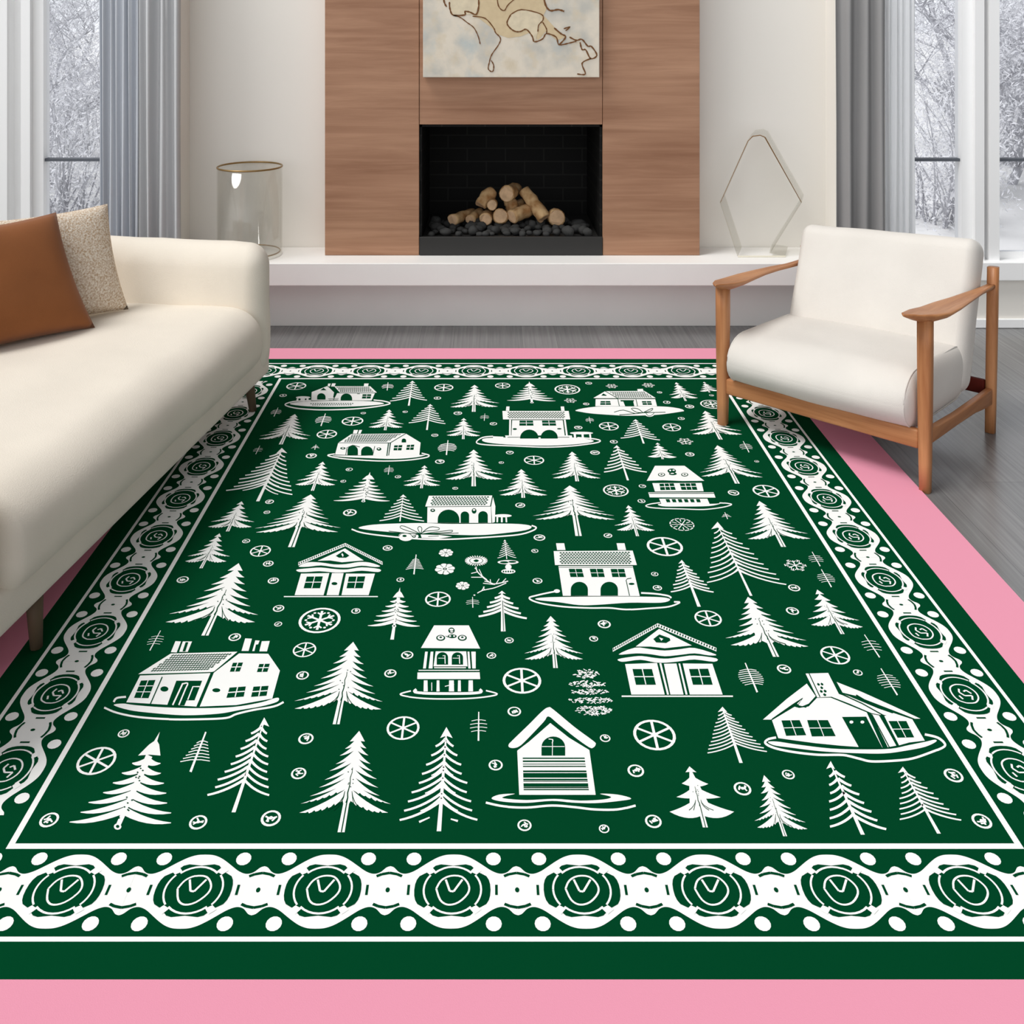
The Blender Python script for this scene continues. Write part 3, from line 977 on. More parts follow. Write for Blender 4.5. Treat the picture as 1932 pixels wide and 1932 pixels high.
for s in (-1, 1):
    bm = bmesh.new()
    pts = [(-0.30, 0.168, 0.05), (-0.22, 0.16, 0.042), (-0.05, 0.150, 0.036), (0.12, 0.142, 0.040), (0.22, 0.134, 0.05), (0.30, 0.13, 0.055)]
    rings = []
    for (y, z, h) in pts:
        rings.append([bm.verts.new((s * 0.363 + a * 0.012, y, z + b * h / 2)) for a, b in ((-1, -1), (1, -1), (1, 1), (-1, 1))])
    for a, b in zip(rings, rings[1:]):
        for q in range(4):
            bm.faces.new((a[q], a[(q + 1) % 4], b[(q + 1) % 4], b[q]))
    bm.faces.new(rings[0][::-1]); bm.faces.new(rings[-1])
    bmesh.ops.recalc_face_normals(bm, faces=bm.faces)
    bevel(bm, 0.004, 2)
    cobj('side_rail', bm, M_OAK)
def armrest(s):
    """sculpted paddle arm: pointed tip in front, broad over the leg, thin and lower at the back"""
    st = [(-0.415, 0.006, 0.010, 0.560, -0.030), (-0.400, 0.030, 0.016, 0.556, -0.026), (-0.365, 0.060, 0.024, 0.546, -0.018), (-0.31, 0.094, 0.036, 0.535, -0.008),
          (-0.23, 0.102, 0.030, 0.528, 0.0), (-0.13, 0.092, 0.024, 0.526, 0.004), (-0.02, 0.070, 0.020, 0.524, 0.006), (0.10, 0.052, 0.019, 0.520, 0.004),
          (0.20, 0.036, 0.020, 0.515, 0.0), (0.28, 0.030, 0.024, 0.512, 0.0), (0.328, 0.028, 0.026, 0.510, 0.0)]
    bm = bmesh.new()
    rings = []
    for (y, w_, h, z, dx) in st:
        ring = []
        for a in range(16):
            th = 2 * PI * a / 16
            c, q = math.cos(th), math.sin(th)
            dish = -0.006 * (1 - abs(c)) if q > 0 else 0.0
            lift = 0.012 * c * c * (1 if s * c < 0 else 0.6)
            ring.append(bm.verts.new((s * 0.363 + s * dx + c * w_ / 2, y, z + q * h / 2 + dish + lift * min(1, w_ / 0.09))))
        rings.append(ring)
    for a, b in zip(rings, rings[1:]):
        for q in range(16):
            bm.faces.new((a[q], a[(q + 1) % 16], b[(q + 1) % 16], b[q]))
    bm.faces.new(rings[0][::-1]); bm.faces.new(rings[-1])
    bmesh.ops.recalc_face_normals(bm, faces=bm.faces)
    return cobj('armrest', bm, M_OAK)
armrest(-1); armrest(1)
bm = soft_box(-0.336, 0.336, -0.365, 0.20, 0.172, 0.352, (0.028, 0.11, 0.085), 24, (0.004, 0.02, 0.016))
for v in bm.verts:      # the seat slopes back, its front is the fuller end
    v.co.z -= 0.06 * max(0, (v.co.y + 0.1)) 
seat = cobj('seat_cushion', wrinkle(bm, 0.004, 6, 5), M_LINEN)
for sx in (-0.314, 0.314):      # welted seam round each end of the seat
    loop = []
    for (cy, cz, t0) in ((0.09, 0.267, 0), (-0.255, 0.267, 90), (-0.255, 0.257, 180), (0.09, 0.257, 270)):
        for k in range(7):
            t = R(t0 + 15 * k)
            y_, z_ = cy + 0.110 * math.cos(t), cz + 0.0855 * math.sin(t)
            loop.append(Vector((sx, y_, z_ - 0.06 * max(0, y_ + 0.1))))
    loop.append(loop[0].copy())
    bm = bmesh.new()
    tube(bm, loop, 0.0030, 6, False)
    lean(bm)
    obj('piping', bm, M_LINEN, seat, True)
bm = soft_box(-0.335, 0.335, -0.07, 0.07, -0.262, 0.262, (0.035, 0.055, 0.05), 20, (0.004, 0.014, 0.0))
wrinkle(bm, 0.004, 6, 9)
bmesh.ops.rotate(bm, verts=bm.verts, cent=(0, 0, 0), matrix=Matrix.Rotation(R(-19), 3, 'X'))
bmesh.ops.translate(bm, verts=bm.verts, vec=(0.004, 0.215, 0.425))
cobj('back_cushion', bm, M_LINEN)
# ------------------------------------------------------------------ the rug: one woven sheet, its picture in raised yarn
RZ = 0.006
RBM = bmesh.new()
random.seed(21)
LAYER = {'g0': RZ + 0.0002, 'w1': RZ + 0.0004, 'g2': RZ + 0.0008, 'w3': RZ + 0.0012, 'g4': RZ + 0.0016}
STEP = [0]
MI = {'g': 1, 'w': 2}
def plane(px, py, z=RZ):
    s = (CAM_H - z) / (py - VY)
    return ((px - VX) * s, FPX * s)
def face(XY, lay):
    # drop doubled points, wind upward
    pts = []
    for p in XY:
        if not pts or (abs(p[0] - pts[-1][0]) + abs(p[1] - pts[-1][1])) > 1e-6:
            pts.append(p)
    if len(pts) < 3:
        return
    A = sum(pts[i][0] * pts[(i + 1) % len(pts)][1] - pts[(i + 1) % len(pts)][0] * pts[i][1] for i in range(len(pts)))
    if A < 0:
        pts.reverse()
    STEP[0] = (STEP[0] + 1) % 26      # every piece of yarn lies a hair above the last, so none share a plane
    z = LAYER[lay] + STEP[0] * 1.2e-5
    f = RBM.faces.new([RBM.verts.new((x, y, z)) for x, y in pts])
    f.material_index = MI[lay[0]]
FR = [0, 0, 1.0]
def crop(ox, oy, sc):
    FR[:] = [ox, oy, sc]
def C2P(p):
    return plane(FR[0] + p[0] / FR[2], FR[1] + p[1] / FR[2])
def poly(pts, lay='w1'):
    face([C2P(p) for p in pts], lay)
def W(*pts): poly(pts, 'w1')
def G(*pts): poly(pts, 'g2')
def ribbon(pts, wd, lay='w1', w_end=None):
    n = len(pts)
    w_end = wd if w_end is None else w_end
    L, Q = [], []
    for i, (x, y) in enumerate(pts):
        a, b = pts[max(i - 1, 0)], pts[min(i + 1, n - 1)]
        dx, dy = b[0] - a[0], b[1] - a[1]
        q = math.hypot(dx, dy) or 1
        w_ = (wd + (w_end - wd) * i / max(1, n - 1)) / 2
        L.append((x - dy / q * w_, y + dx / q * w_)); Q.append((x + dy / q * w_, y - dx / q * w_))
    for i in range(n - 1):
        poly([L[i], L[i + 1], Q[i + 1], Q[i]], lay)
def WL(wd, *pts): ribbon(list(pts), wd, 'w1')
def GL(wd, *pts): ribbon(list(pts), wd, 'g2')
def ell(cx, cy, rx, ry, lay='w1', a0=0, a1=360, n=28):
    pts = [(cx + rx * math.cos(R(a0 + (a1 - a0) * i / n)), cy + ry * math.sin(R(a0 + (a1 - a0) * i / n))) for i in range(n + (0 if a1 - a0 == 360 else 1))]
    poly(pts, lay)
def WE(*a): ell(*a)
def arch(xl, xr, yb, yt, lay='g2', sk=0.0):
    h = (xr - xl) / 2
    ry = min(yb - yt, h * 0.9)
    pts = [(xl, yb)] + [((xl + xr) / 2 - h * math.cos(PI * i / 12) + sk * (yb - (yt + ry - ry * math.sin(PI * i / 12))), yt + ry - ry * math.sin(PI * i / 12)) for i in range(13)] + [(xr, yb)]
    poly(pts, lay)
def win(p0, p1, p2, p3, wd=3, nx=1, ny=1):
    """dark panes: corners clockwise from top left, white glazing bars"""
    poly([p0, p1, p2, p3], 'g2')
    mixp = lambda a, b, t: (a[0] + (b[0] - a[0]) * t, a[1] + (b[1] - a[1]) * t)
    for i in range(1, nx + 1):
        t = i / (nx + 1)
        ribbon([mixp(p0, p1, t), mixp(p3, p2, t)], wd, 'w3')
    for i in range(1, ny + 1):
        t = i / (ny + 1)
        ribbon([mixp(p0, p3, t), mixp(p1, p2, t)], wd, 'w3')
def hatch(p0, p1, p2, p3, rows, cols, fill=0.86):
    """roof tiles: staggered little dark scales inside a quad"""
    def m(u, v):
        a = (p0[0] + (p1[0] - p0[0]) * u, p0[1] + (p1[1] - p0[1]) * u)
        b = (p3[0] + (p2[0] - p3[0]) * u, p3[1] + (p2[1] - p3[1]) * u)
        return (a[0] + (b[0] - a[0]) * v, a[1] + (b[1] - a[1]) * v)
    cols = max(2, int(cols * 0.8))
    for r in range(rows):
        for c in range(cols + 1):
            u0 = (c - (0.5 if r % 2 else 0.0)) / cols
            hw, hh = fill * 0.5 / cols, fill * 0.5 / rows
            uc, vc = u0 + 0.5 / cols, (r + 0.5) / rows
            if uc - hw < 0 or uc + hw > 1:
                continue
            poly([m(uc - hw, vc), m(uc, vc - hh), m(uc + hw, vc), m(uc + hw * 0.5, vc + hh), m(uc - hw * 0.5, vc + hh)], 'g2')

# ---- circles live on the rug itself, so they are drawn in rug units
def disc(c, r, lay, n=20, ph=0):
    face([(c[0] + r * math.cos(2 * PI * i / n + ph), c[1] + r * math.sin(2 * PI * i / n + ph)) for i in range(n)], lay)
def ring(c, r0, r1, lay, n=26, a0=0, a1=360, ph=0.0):
    for i in range(n):
        t0, t1 = R(a0 + (a1 - a0) * i / n) + ph, R(a0 + (a1 - a0) * (i + 1) / n) + ph
        face([(c[0] + r0 * math.cos(t0), c[1] + r0 * math.sin(t0)), (c[0] + r1 * math.cos(t0), c[1] + r1 * math.sin(t0)),
              (c[0] + r1 * math.cos(t1), c[1] + r1 * math.sin(t1)), (c[0] + r0 * math.cos(t1), c[1] + r0 * math.sin(t1))], lay)
def bar(c, a, r0, r1, w_, lay):
    ca, sa = math.cos(a), math.sin(a)
    q = lambda r, s: (c[0] + ca * r - sa * s, c[1] + sa * r + ca * s)
    face([q(r0, -w_ / 2), q(r1, -w_ / 2), q(r1, w_ / 2), q(r0, w_ / 2)], lay)
def rad(x, y, rx):
    """centre and radius on the rug of a circle whose half width is rx in the crop"""
    c = C2P((x, y))
    return c, abs(C2P((x + rx, y))[0] - c[0])
SEEN = []
def fresh(c, r):
    """false when a mark already sits there (the drawing notes overlap at their edges)"""
    if any(math.hypot(c[0] - a[0], c[1] - a[1]) < 0.6 * max(r, a[2]) for a in SEEN):
        return False
    SEEN.append((c[0], c[1], r))
    return True
def wheel(x, y, rx, kind='wheel'):
    c, r = rad(x, y, rx)
    if not fresh(c, r):
        return
    if kind == 'wheel':
        ring(c, r * 0.86, r, 'w1')
        for k in range(6):
            bar(c, PI / 2 + k * PI / 3, 0, r * 0.9, r * 0.13, 'w1')
        disc(c, r * 0.16, 'w1', 10)
    elif kind == 'star':
        ring(c, r * 0.87, r, 'w1')
        for k in range(6):
            a = PI / 2 + k * PI / 3
            bar(c, a, 0, r * 0.74, r * 0.12, 'w1')
            for s in (-1, 1):
                q = (c[0] + math.cos(a) * r * 0.42, c[1] + math.sin(a) * r * 0.42)
                bar(q, a + s * 0.8, 0, r * 0.26, r * 0.09, 'w1')
            disc((c[0] + math.cos(a + PI / 6) * r * 0.66, c[1] + math.sin(a + PI / 6) * r * 0.66), r * 0.07, 'w1', 8)
        disc(c, r * 0.15, 'w1', 10)
    elif kind == 'dense':
        for k in range(12):
            ring(c, r * 0.9, r, 'w1', 3, k * 30 + 3, k * 30 + 26)
            bar(c, k * PI / 6, r * (0.0 if k % 2 == 0 else 0.45), r * 0.85, r * 0.08, 'w1')
    elif kind == 'flake':
        for k in range(6):
            a = PI / 2 + k * PI / 3
            bar(c, a, 0, r * 0.8, r * 0.1, 'w1')
            q = (c[0] + math.cos(a) * r * 0.5, c[1] + math.sin(a) * r * 0.5)
            for s in (-1, 1):
                bar(q, a + s * 0.75, 0, r * 0.38, r * 0.08, 'w1')
            b_ = a + PI / 6
            bar((c[0] + math.cos(b_) * r * 0.62, c[1] + math.sin(b_) * r * 0.62), b_, 0, r * 0.3, r * 0.09, 'w1')
            ring(c, r * 0.9, r * 0.99, 'w1', 2, 90 + k * 60 + 18, 90 + k * 60 + 38)
    elif kind == 'flower':
        for k in range(8):
            a = k * PI / 4 + 0.2
            q = (c[0] + math.cos(a) * r * 0.62, c[1] + math.sin(a) * r * 0.62)
            disc(q, r * 0.34, 'w1', 10)
        disc(c, r * 0.5, 'w1', 14)
        for k in range(8):
            bar(c, k * PI / 4 + 0.2 + PI / 8, r * 0.35, r * 0.95, r * 0.06, 'g2')
        ring(c, r * 0.1, r * 0.2, 'g2', 8)
def button(x, y, rx):
    c, r = rad(x, y, rx)
    if not fresh(c, r):
        return
    disc(c, r, 'w1', 18)
    disc(c, r * 0.74, 'g2', 16)
    n = 5 if rx > 30 else 3
    for k in range(n):
        a = random.uniform(0, 6.28)
        q = (c[0] + math.cos(a) * r * 0.36, c[1] + math.sin(a) * r * 0.36)
        bar(q, random.uniform(0, 3.14), -r * 0.24, r * 0.26, r * 0.19, 'w3')
    disc(c, r * 0.22, 'w3', 8)

# ---- trees
def axis(ax, ay, bx, by):
    return lambda y: ax + (bx - ax) * (y - ay) / (by - ay)
def bez(p0, p1, p2, n=6):
    return [((1 - t) ** 2 * p0[0] + 2 * t * (1 - t) * p1[0] + t * t * p2[0], (1 - t) ** 2 * p0[1] + 2 * t * (1 - t) * p1[1] + t * t * p2[1]) for t in [i / n for i in range(n + 1)]]
def trunk(A, y0, y1, wd, line=True):
    poly([(A(y0) - wd * 0.38, y0), (A(y0) + wd * 0.38, y0), (A(y1) + wd / 2, y1), (A(y1) - wd / 2, y1)], 'w1')
    if line:
        m = y0 + (y1 - y0) * 0.1
        poly([(A(m) - wd * 0.02, m), (A(m) + wd * 0.14, m), (A(y1) + wd * 0.12, y1), (A(y1) - wd * 0.04, y1)], 'g2')
def fir(ax, ay, bx, by, lx, ly, rx, ry, n=6, fat=0.66, tw=None, core=0.10, ragged=True):
    A = axis(ax, ay, bx, by)
    yc = (ly + ry) / 2
    H = yc - ay
    wmean = ((A(ly) - lx) + (rx - A(ry))) / 2
    tw = tw or wmean * 0.16
    # body
    poly([(ax, ay), (A(ay + H * .5) + core * wmean * .62, ay + H * .5), (A(yc - H * .16) + core * wmean, yc - H * .16), (A(yc - H * .02), yc - H * .02), (A(yc - H * .16) - core * wmean, yc - H * .16), (A(ay + H * .5) - core * wmean * .62, ay + H * .5)], 'w1')
    for s, tx, ty in ((-1, lx, ly), (1, rx, ry)):
        ws = abs(tx - A(ty))
        Hs = ty - ay
        sp = Hs / n
        for i in range(n):
            f = (i + 1) / n
            last = i == n - 1
            yt = ay + Hs * (0.13 + 0.87 * f ** 1.06) + (0 if last else random.uniform(-.08, .08) * sp)
            w_ = ws * (0.16 + 0.84 * f ** 1.05) * (1 if last else random.uniform(0.9, 1.05))
            if i == n - 2 and n > 4:
                w_ = ws * random.uniform(0.98, 1.06)
            rise = Hs * (0.13 + 0.19 * f)
            ya = max(ay, yt - rise)
            rise = yt - ya
            th = sp * fat * (1.0 if not last else 1.5)
            X = lambda d, y: A(y) + s * d
            top = bez((0, ya), (w_ * 0.40, ya + rise * 0.62), (w_, yt), 6)
            bot = bez((w_, yt), (w_ * 0.52, ya + rise * 0.72 + th * (0.95 if last else 0.55)), (w_ * 0.04, min(ya + th * 1.15 + rise * 0.10, yt + th * .3)), 7)
            if ragged and (last or i == n - 2) and n > 4:
                nb = []
                for j, q in enumerate(bot):
                    nb.append(q)
                    if 0 < j < len(bot) - 2:
                        nx_ = bot[j + 1]
                        mx_ = ((q[0] + nx_[0]) / 2, (q[1] + nx_[1]) / 2)
                        nb.append((mx_[0] + w_ * .02, mx_[1] + th * random.uniform(-0.16, -0.04)))
                        nb.append((mx_[0] - w_ * .01, mx_[1] + th * random.uniform(0.0, 0.10)))
                bot = nb
            poly([(X(d, y), y) for d, y in top] + [(X(d, y), y) for d, y in bot[1:]], 'w1')
    poly([(ax, ay), (A(ay + H * .13) + wmean * .17, ay + H * .13), (A(ay + H * .12), ay + H * .12), (A(ay + H * .13) - wmean * .17, ay + H * .13)], 'w1')
    trunk(A, yc - H * 0.22, by, tw)
    # dark vein up the middle, specks beside it
    v0, v1 = ay + H * 0.45, yc - H * 0.12
    k = 7
    ribbon([(A(v0 + (v1 - v0) * i / k) + wmean * .012 * math.sin(i * 2.3), v0 + (v1 - v0) * i / k) for i in range(k + 1)], wmean * 0.012, 'g2', wmean * 0.03)
    for i in range(7):
        y = ay + H * random.uniform(.42, .72)
        x = A(y) + wmean * random.uniform(-.12, .12)
        d = wmean * 0.014
        poly([(x - d, y), (x, y - d), (x + d * 1.4, y), (x, y + d)], 'g2')
    # split needles beside the trunk foot
    for s in (-1, 1):
        for j in (1, 2):
            p0 = (A(yc - H * .26) + s * tw * 0.5, yc - H * .26)
            p2 = (A(yc) + s * wmean * (0.10 + 0.14 * j), yc - H * .03)
            ribbon(bez(p0, (p0[0] + s * wmean * .02, p0[1] + H * .14), p2, 4), wmean * .012, 'g2', wmean * .022)
def pine(ax, ay, bx, by, lx, ly, rx, ry, n=7, th=None, tw=None, rise=0.13, cap=True, twigs=0):
    """open pine: separate bowed strokes off a bare stem"""
    A = axis(ax, ay, bx, by)
    ws0 = ((A(ly) - lx) + (rx - A(ry))) / 2
    th = th or ws0 * 0.058
    tw = tw or ws0 * 0.10
    H = (ly + ry) / 2 - ay
    for s, tx, ty in ((-1, lx, ly), (1, rx, ry)):
        ws = abs(tx - A(ty))
        Hs = ty - ay
        for i in range(n):
            f = (i + 1) / n
            yt = ay + Hs * (0.10 + 0.90 * f)
            w_ = ws * (0.14 + 0.86 * f ** 0.95) * (1 if i >= n - 1 else random.uniform(0.9, 1.05))
            rs = Hs * (0.07 + rise * f)
            ya = max(ay, yt - rs)
            pts = bez((0, ya), (w_ * 0.46, ya + (yt - ya) * 0.76), (w_, yt), 7)
            ribbon([(A(y) + s * d, y) for d, y in pts], th * 0.95, 'w1', th * 0.7)
            if twigs and i % 2 and f > .4:
                y2 = ya + Hs * 0.05
                pts = bez((0, y2), (w_ * 0.3, y2 + rs * .6), (w_ * 0.55, y2 + rs * .75), 5)
                ribbon([(A(y) + s * d, y) for d, y in pts], th * 0.9, 'w1', th * 0.4)
    if cap:
        poly([(ax, ay - H * 0.01), (ax + ws0 * 0.16, ay + H * 0.11), (ax, ay + H * 0.085), (ax - ws0 * 0.16, ay + H * 0.11)], 'w1')
    poly([(ax - tw * 0.15, ay + H * .04), (ax + tw * 0.15, ay + H * .04), (bx + tw / 2, by), (bx - tw / 2, by)], 'w1')
def candle(ax, ay, bx, by, lx, ly, rx, ry, n=6, knob=True):
    """spire tree: thick swept boughs with bare gaps, dotted stem and a loop at the foot"""
    A = axis(ax, ay, bx, by)
    H = (ly + ry) / 2 - ay
    wm = ((A(ly) - lx) + (rx - A(ry))) / 2
    for s, tx, ty in ((-1, lx, ly), (1, rx, ry)):
        ws = abs(tx - A(ty)); Hs = ty - ay
        for i in range(n):
            f = (i + 1) / n
            yt = ay + Hs * (0.24 + 0.76 * f)
            w_ = ws * (0.16 + 0.84 * f) * (1 if i == n - 1 else random.uniform(.92, 1.05))
            rs = Hs * (0.05 + 0.11 * f)
            ya = yt - rs
            th = Hs / n * 0.62
            top = bez((0, ya - th * .2), (w_ * 0.5, ya + rs * 0.75), (w_, yt - th * .1), 6)
            bot = bez((w_, yt), (w_ * 0.55, yt + th * 0.5), (0, ya + th * 0.75), 6)
            poly([(A(y) + s * d, y) for d, y in top + bot], 'w1')
    a = ay + H * 0.26
    poly([(ax, ay), (A(ay + H * .10) + wm * .03, ay + H * .10), (A(ay + H * .14) + wm * .10, ay + H * .14), (A(a) + wm * .22, a), (A(a - H * .01), a - H * .01), (A(a) - wm * .22, a), (A(ay + H * .14) - wm * .10, ay + H * .14), (A(ay + H * .10) - wm * .03, ay + H * .10)], 'w1')
    ribbon([(A(y), y) for y in (a, ay + H * .6, by - H * .06 if knob else ay + H * .98)], wm * .13, 'w1', wm * .09)
    for i in range(16):
        y = ay + H * random.uniform(.34, .95); x = A(y) + wm * random.uniform(-.09, .09); d = wm * .018
        poly([(x - d, y), (x, y - d), (x + d * 1.5, y), (x, y + d)], 'g2')
    if knob:
        ell(A(by - H * .04), by - H * .04, wm * .075, H * .035, 'w1', n=12)
        ell(A(by - H * .04), by - H * .04, wm * .035, H * .017, 'g2', n=8)
    else:
        ell(A(ay + H), ay + H * 1.0, wm * .085, H * .04, 'w1', n=12)
        ell(A(ay + H), ay + H * 1.0, wm * .035, H * .018, 'g2', n=8)
        trunk(A, ay + H * 1.03, by, wm * .14, False)
def twig(ax, ay, bx, by, w_, n=4, th=None, shape='oval'):
    if not fresh(*rad((ax + bx) / 2, (ay + by) / 2, w_)):
        return
    th = th or max(3.5, w_ * 0.11)
    A = axis(ax, ay, bx, by)
    ribbon([(ax, ay), (bx, by)], th * 0.8, 'w1', th * 1.3)
    for i in range(n):
        f = (i + 1) / (n + 1)
        y = ay + (by - ay) * (0.16 + 0.62 * f)
        k = math.sin(PI * (0.18 + 0.62 * f)) if shape == 'oval' else 0.25 + 0.75 * f
        hw = w_ * k
        ribbon([(A(y) - hw, y + w_ * .10), (A(y) - hw * .3, y - w_ * .02), (A(y) + hw * .4, y - w_ * .02), (A(y) + hw, y + w_ * .06)], th * 0.5, 'w1')

# ---- ground, frames, border chain (in rug units: x across, y up the room; one unit is the eye height)
K = CAM_H - RZ
def rect(u0, u1, v0, v1, lay):
    face([(u0 * K, v0 * K), (u1 * K, v0 * K), (u1 * K, v1 * K), (u0 * K, v1 * K)], lay)
VB = lambda py: FPX / (py - VY)
PU0, PU1 = -0.851, 0.918
PV0, PV1 = VB(1848) - 0.112, VB(657)
GU0, GU1, GV0, GV1 = -0.740, 0.8055, VB(1848), VB(677.3)
rect(GU0, GU1, GV0, GV1, 'g0')
def frame(u0, u1, v0, v1, t, lay='w1'):
    rect(u0, u1, v0, v0 + t, lay); rect(u0, u1, v1 - t, v1, lay)
    rect(u0, u0 + t, v0 + t, v1 - t, lay); rect(u1 - t, u1, v0 + t, v1 - t, lay)
OU0, OU1, OV0, OV1 = -0.7005, 0.7660, VB(1777), VB(685.3)
IU0, IU1, IV0, IV1 = -0.581, 0.6455, VB(1602), VB(713.6)
frame(OU0, OU1, OV0, OV1, 0.0058)
frame(IU0, IU1, IV0, IV1, 0.0078)
HB = 0.0602
PITCH = 0.1485
def unit(cu, cv, along, flip, style):
    """one link of the border chain; a runs along the border in pitches, c across it (-1..1)"""
    def Q(a, c):
        p, q = a * PITCH, c * HB * flip
        return (max(OU0 + .012, min(OU1 - .012, cu + p)) * K, (cv + q) * K) if along == 'u' else ((cu - q) * K, (cv + p) * K)
    def F(pts, lay): face([Q(a, c) for a, c in pts], lay)
    half = [(0, .80), (.06, .79), (.12, .74), (.18, .65), (.24, .54), (.30, .43), (.35, .37), (.39, .36), (.43, .40), (.47, .50), (.5, .53)]
    half = smooth_pts(half, 4)
    prof = [(-a, c) for a, c in half[::-1]] + half[1:]
    F([(a, c) for a, c in prof] + [(a, -c) for a, c in prof[::-1]], 'w1')
    def blob(a, c, ra, rc, lay, n=14):
        F([(a + ra * math.cos(2 * PI * i / n), c + rc * math.sin(2 * PI * i / n)) for i in range(n)], lay)
    for s in (-1, 1):
        for t in (-1, 1):
            blob(s * .318, t * .70, .060, .15, 'w1')
    # medallion
    med = []
    for i in range(40):
        th = 2 * PI * i / 40
        c, q = math.cos(th), math.sin(th)
        r_ = 1.0 - 0.10 * math.cos(4 * th + PI) ** 2 * (1 if abs(c) < .9 else 0)
        med.append((0.295 * math.copysign(abs(c) ** 0.92, c) * r_, 0.60 * math.copysign(abs(q) ** 0.86, q) * r_))
    F(med, 'g2')
    def rib(pts, w_, lay):
        for i in range(len(pts) - 1):
            (a0, c0), (a1, c1) = pts[i], pts[i + 1]
            da, dc = (a1 - a0) * PITCH, (c1 - c0) * HB
            q = math.hypot(da, dc) or 1
            na, nc = -dc / q * w_ / PITCH / 2, da / q * w_ / HB / 2
            F([(a0 + na, c0 + nc), (a1 + na, c1 + nc), (a1 - na, c1 - nc), (a0 - na, c0 - nc)], lay)
    arc = lambda ra, rc, t0, t1, n=8, oc=0.0: [(ra * math.cos(R(t0 + (t1 - t0) * i / n)), oc + rc * math.sin(R(t0 + (t1 - t0) * i / n))) for i in range(n + 1)]
    lw = 0.0023
    ea, ec = (.222, .52) if style == 'front' else (.245, .53)
    for (t0, t1) in ((-38, 38), (142, 218)):
        rib(arc(ea, ec, t0, t1), lw, 'w3')
    for (t0, t1) in ((46, 134), (226, 314)):
        rib(arc(ea - .012, ec - .015, t0, t1), lw * 1.1, 'w3')
    for s in (-1, 1):
        for t in (-1, 1):
            # white bridges at the diagonals
            F([(s * .135, t * .40), (s * .185, t * .33), (s * .225, t * .42), (s * .175, t * .52)], 'w3')
            rib([(s * .20, t * .50), (s * .255, t * .46)], .0022, 'g4') if False else None
    if style == 'front':
        rib(smooth_pts([(-.125, .02), (-.09, .20), (-.02, .30), (.07, .28), (.125, .10), (.12, -.08), (.05, -.27), (-.03, -.32), (-.09, -.22), (-.125, .02)], 3), lw, 'w3')
        rib([(-.055, .22), (-.02, -.03), (.01, -.04), (.075, .22)], lw * 1.1, 'w3')
    else:
        rib(smooth_pts([(-.135, .10), (-.09, .26), (.0, .30), (.09, .24), (.135, .04), (.11, -.18), (.03, -.30), (-.06, -.28), (-.13, -.12), (-.135, .10)], 3), lw, 'w3')
        rib([(-.09, -.10), (-.03, -.16), (-.03, .02), (.02, .10), (.07, .05)], lw * 1.15, 'w3')
        rib([(.0, -.18), (.05, -.10), (.03, -.02)], lw * 1.15, 'w3')
        rib([(-.08, .12), (-.03, .16)], lw * 1.15, 'w3')
    # marks on the neck between two links
    for s in (-1, 1):
        rib([(s * .340, -.11), (s * .340, .11)], .0030, 'g2')
    blob(.5, 0, .017, .055, 'g2', 10)
    for t in (-1, 1):
        rib([(.40, t * .30), (.44, t * .345), (.5, t * .375), (.56, t * .345), (.60, t * .30)], .0034, 'g2')
for k in range(10):
    u = -0.4866 + PITCH * (k - 1) + (0.0001)
    unit(u, 1.1338, 'u', 1, 'front')
    unit(u, 2.8030, 'u', 1, 'front')
for j in range(-1, 9):
    v = 2.5026 - PITCH * j
    unit(0.7045, v, 'v', 1, 'side')
    unit(-0.6398, v, 'v', 1, 'side')

# ---- the village
# row A: crop (480, 640) at 4.025
crop(480, 640, 4.025)
def island(pts_fill, pts_line, wd):
    poly(smooth_pts(pts_fill, 4, True), 'w1')
    ribbon(smooth_pts(pts_line, 5), wd, 'w1')
# cottage, far left
island([(268, 492), (380, 474), (630, 468), (880, 472), (985, 490), (850, 506), (640, 514), (400, 510)],
       [(430, 466), (300, 474), (232, 498), (300, 522), (420, 534), (560, 537), (760, 530), (930, 512), (1030, 490), (985, 472), (905, 462)], 9)
W((435, 402), (555, 356), (605, 405), (593, 466), (432, 466))
W((560, 338), (580, 338), (572, 360), (556, 358)); W((590, 336), (618, 336), (608, 360), (582, 360)); W((834, 337), (868, 337), (862, 360), (830, 360))
W((606, 358), (880, 358), (930, 406), (648, 406)); hatch((618, 362), (872, 361), (908, 400), (650, 402), 5, 22)
W((628, 411), (915, 411), (890, 466), (600, 466)); G((500, 389), (525, 371), (548, 389))
GL(5, (556, 358), (622, 406), (600, 466)); arch(655, 742, 466, 414); arch(476, 540, 460, 412); win((822, 420), (888, 420), (882, 452), (816, 452), 3)
GL(4, (780, 416), (800, 416)); ell(590, 455, 36, 12, 'w1'); GL(3, (560, 455), (640, 452)); GL(3, (566, 464), (636, 462))
hatch((418, 485), (758, 484), (745, 504), (430, 506), 2, 24, .7)
ell(370, 443, 55, 9, 'w1'); W((322, 450), (335, 450), (332, 470), (318, 470)); W((350, 452), (384, 452), (382, 474), (350, 474)); W((396, 450), (412, 450), (410, 468), (394, 468))
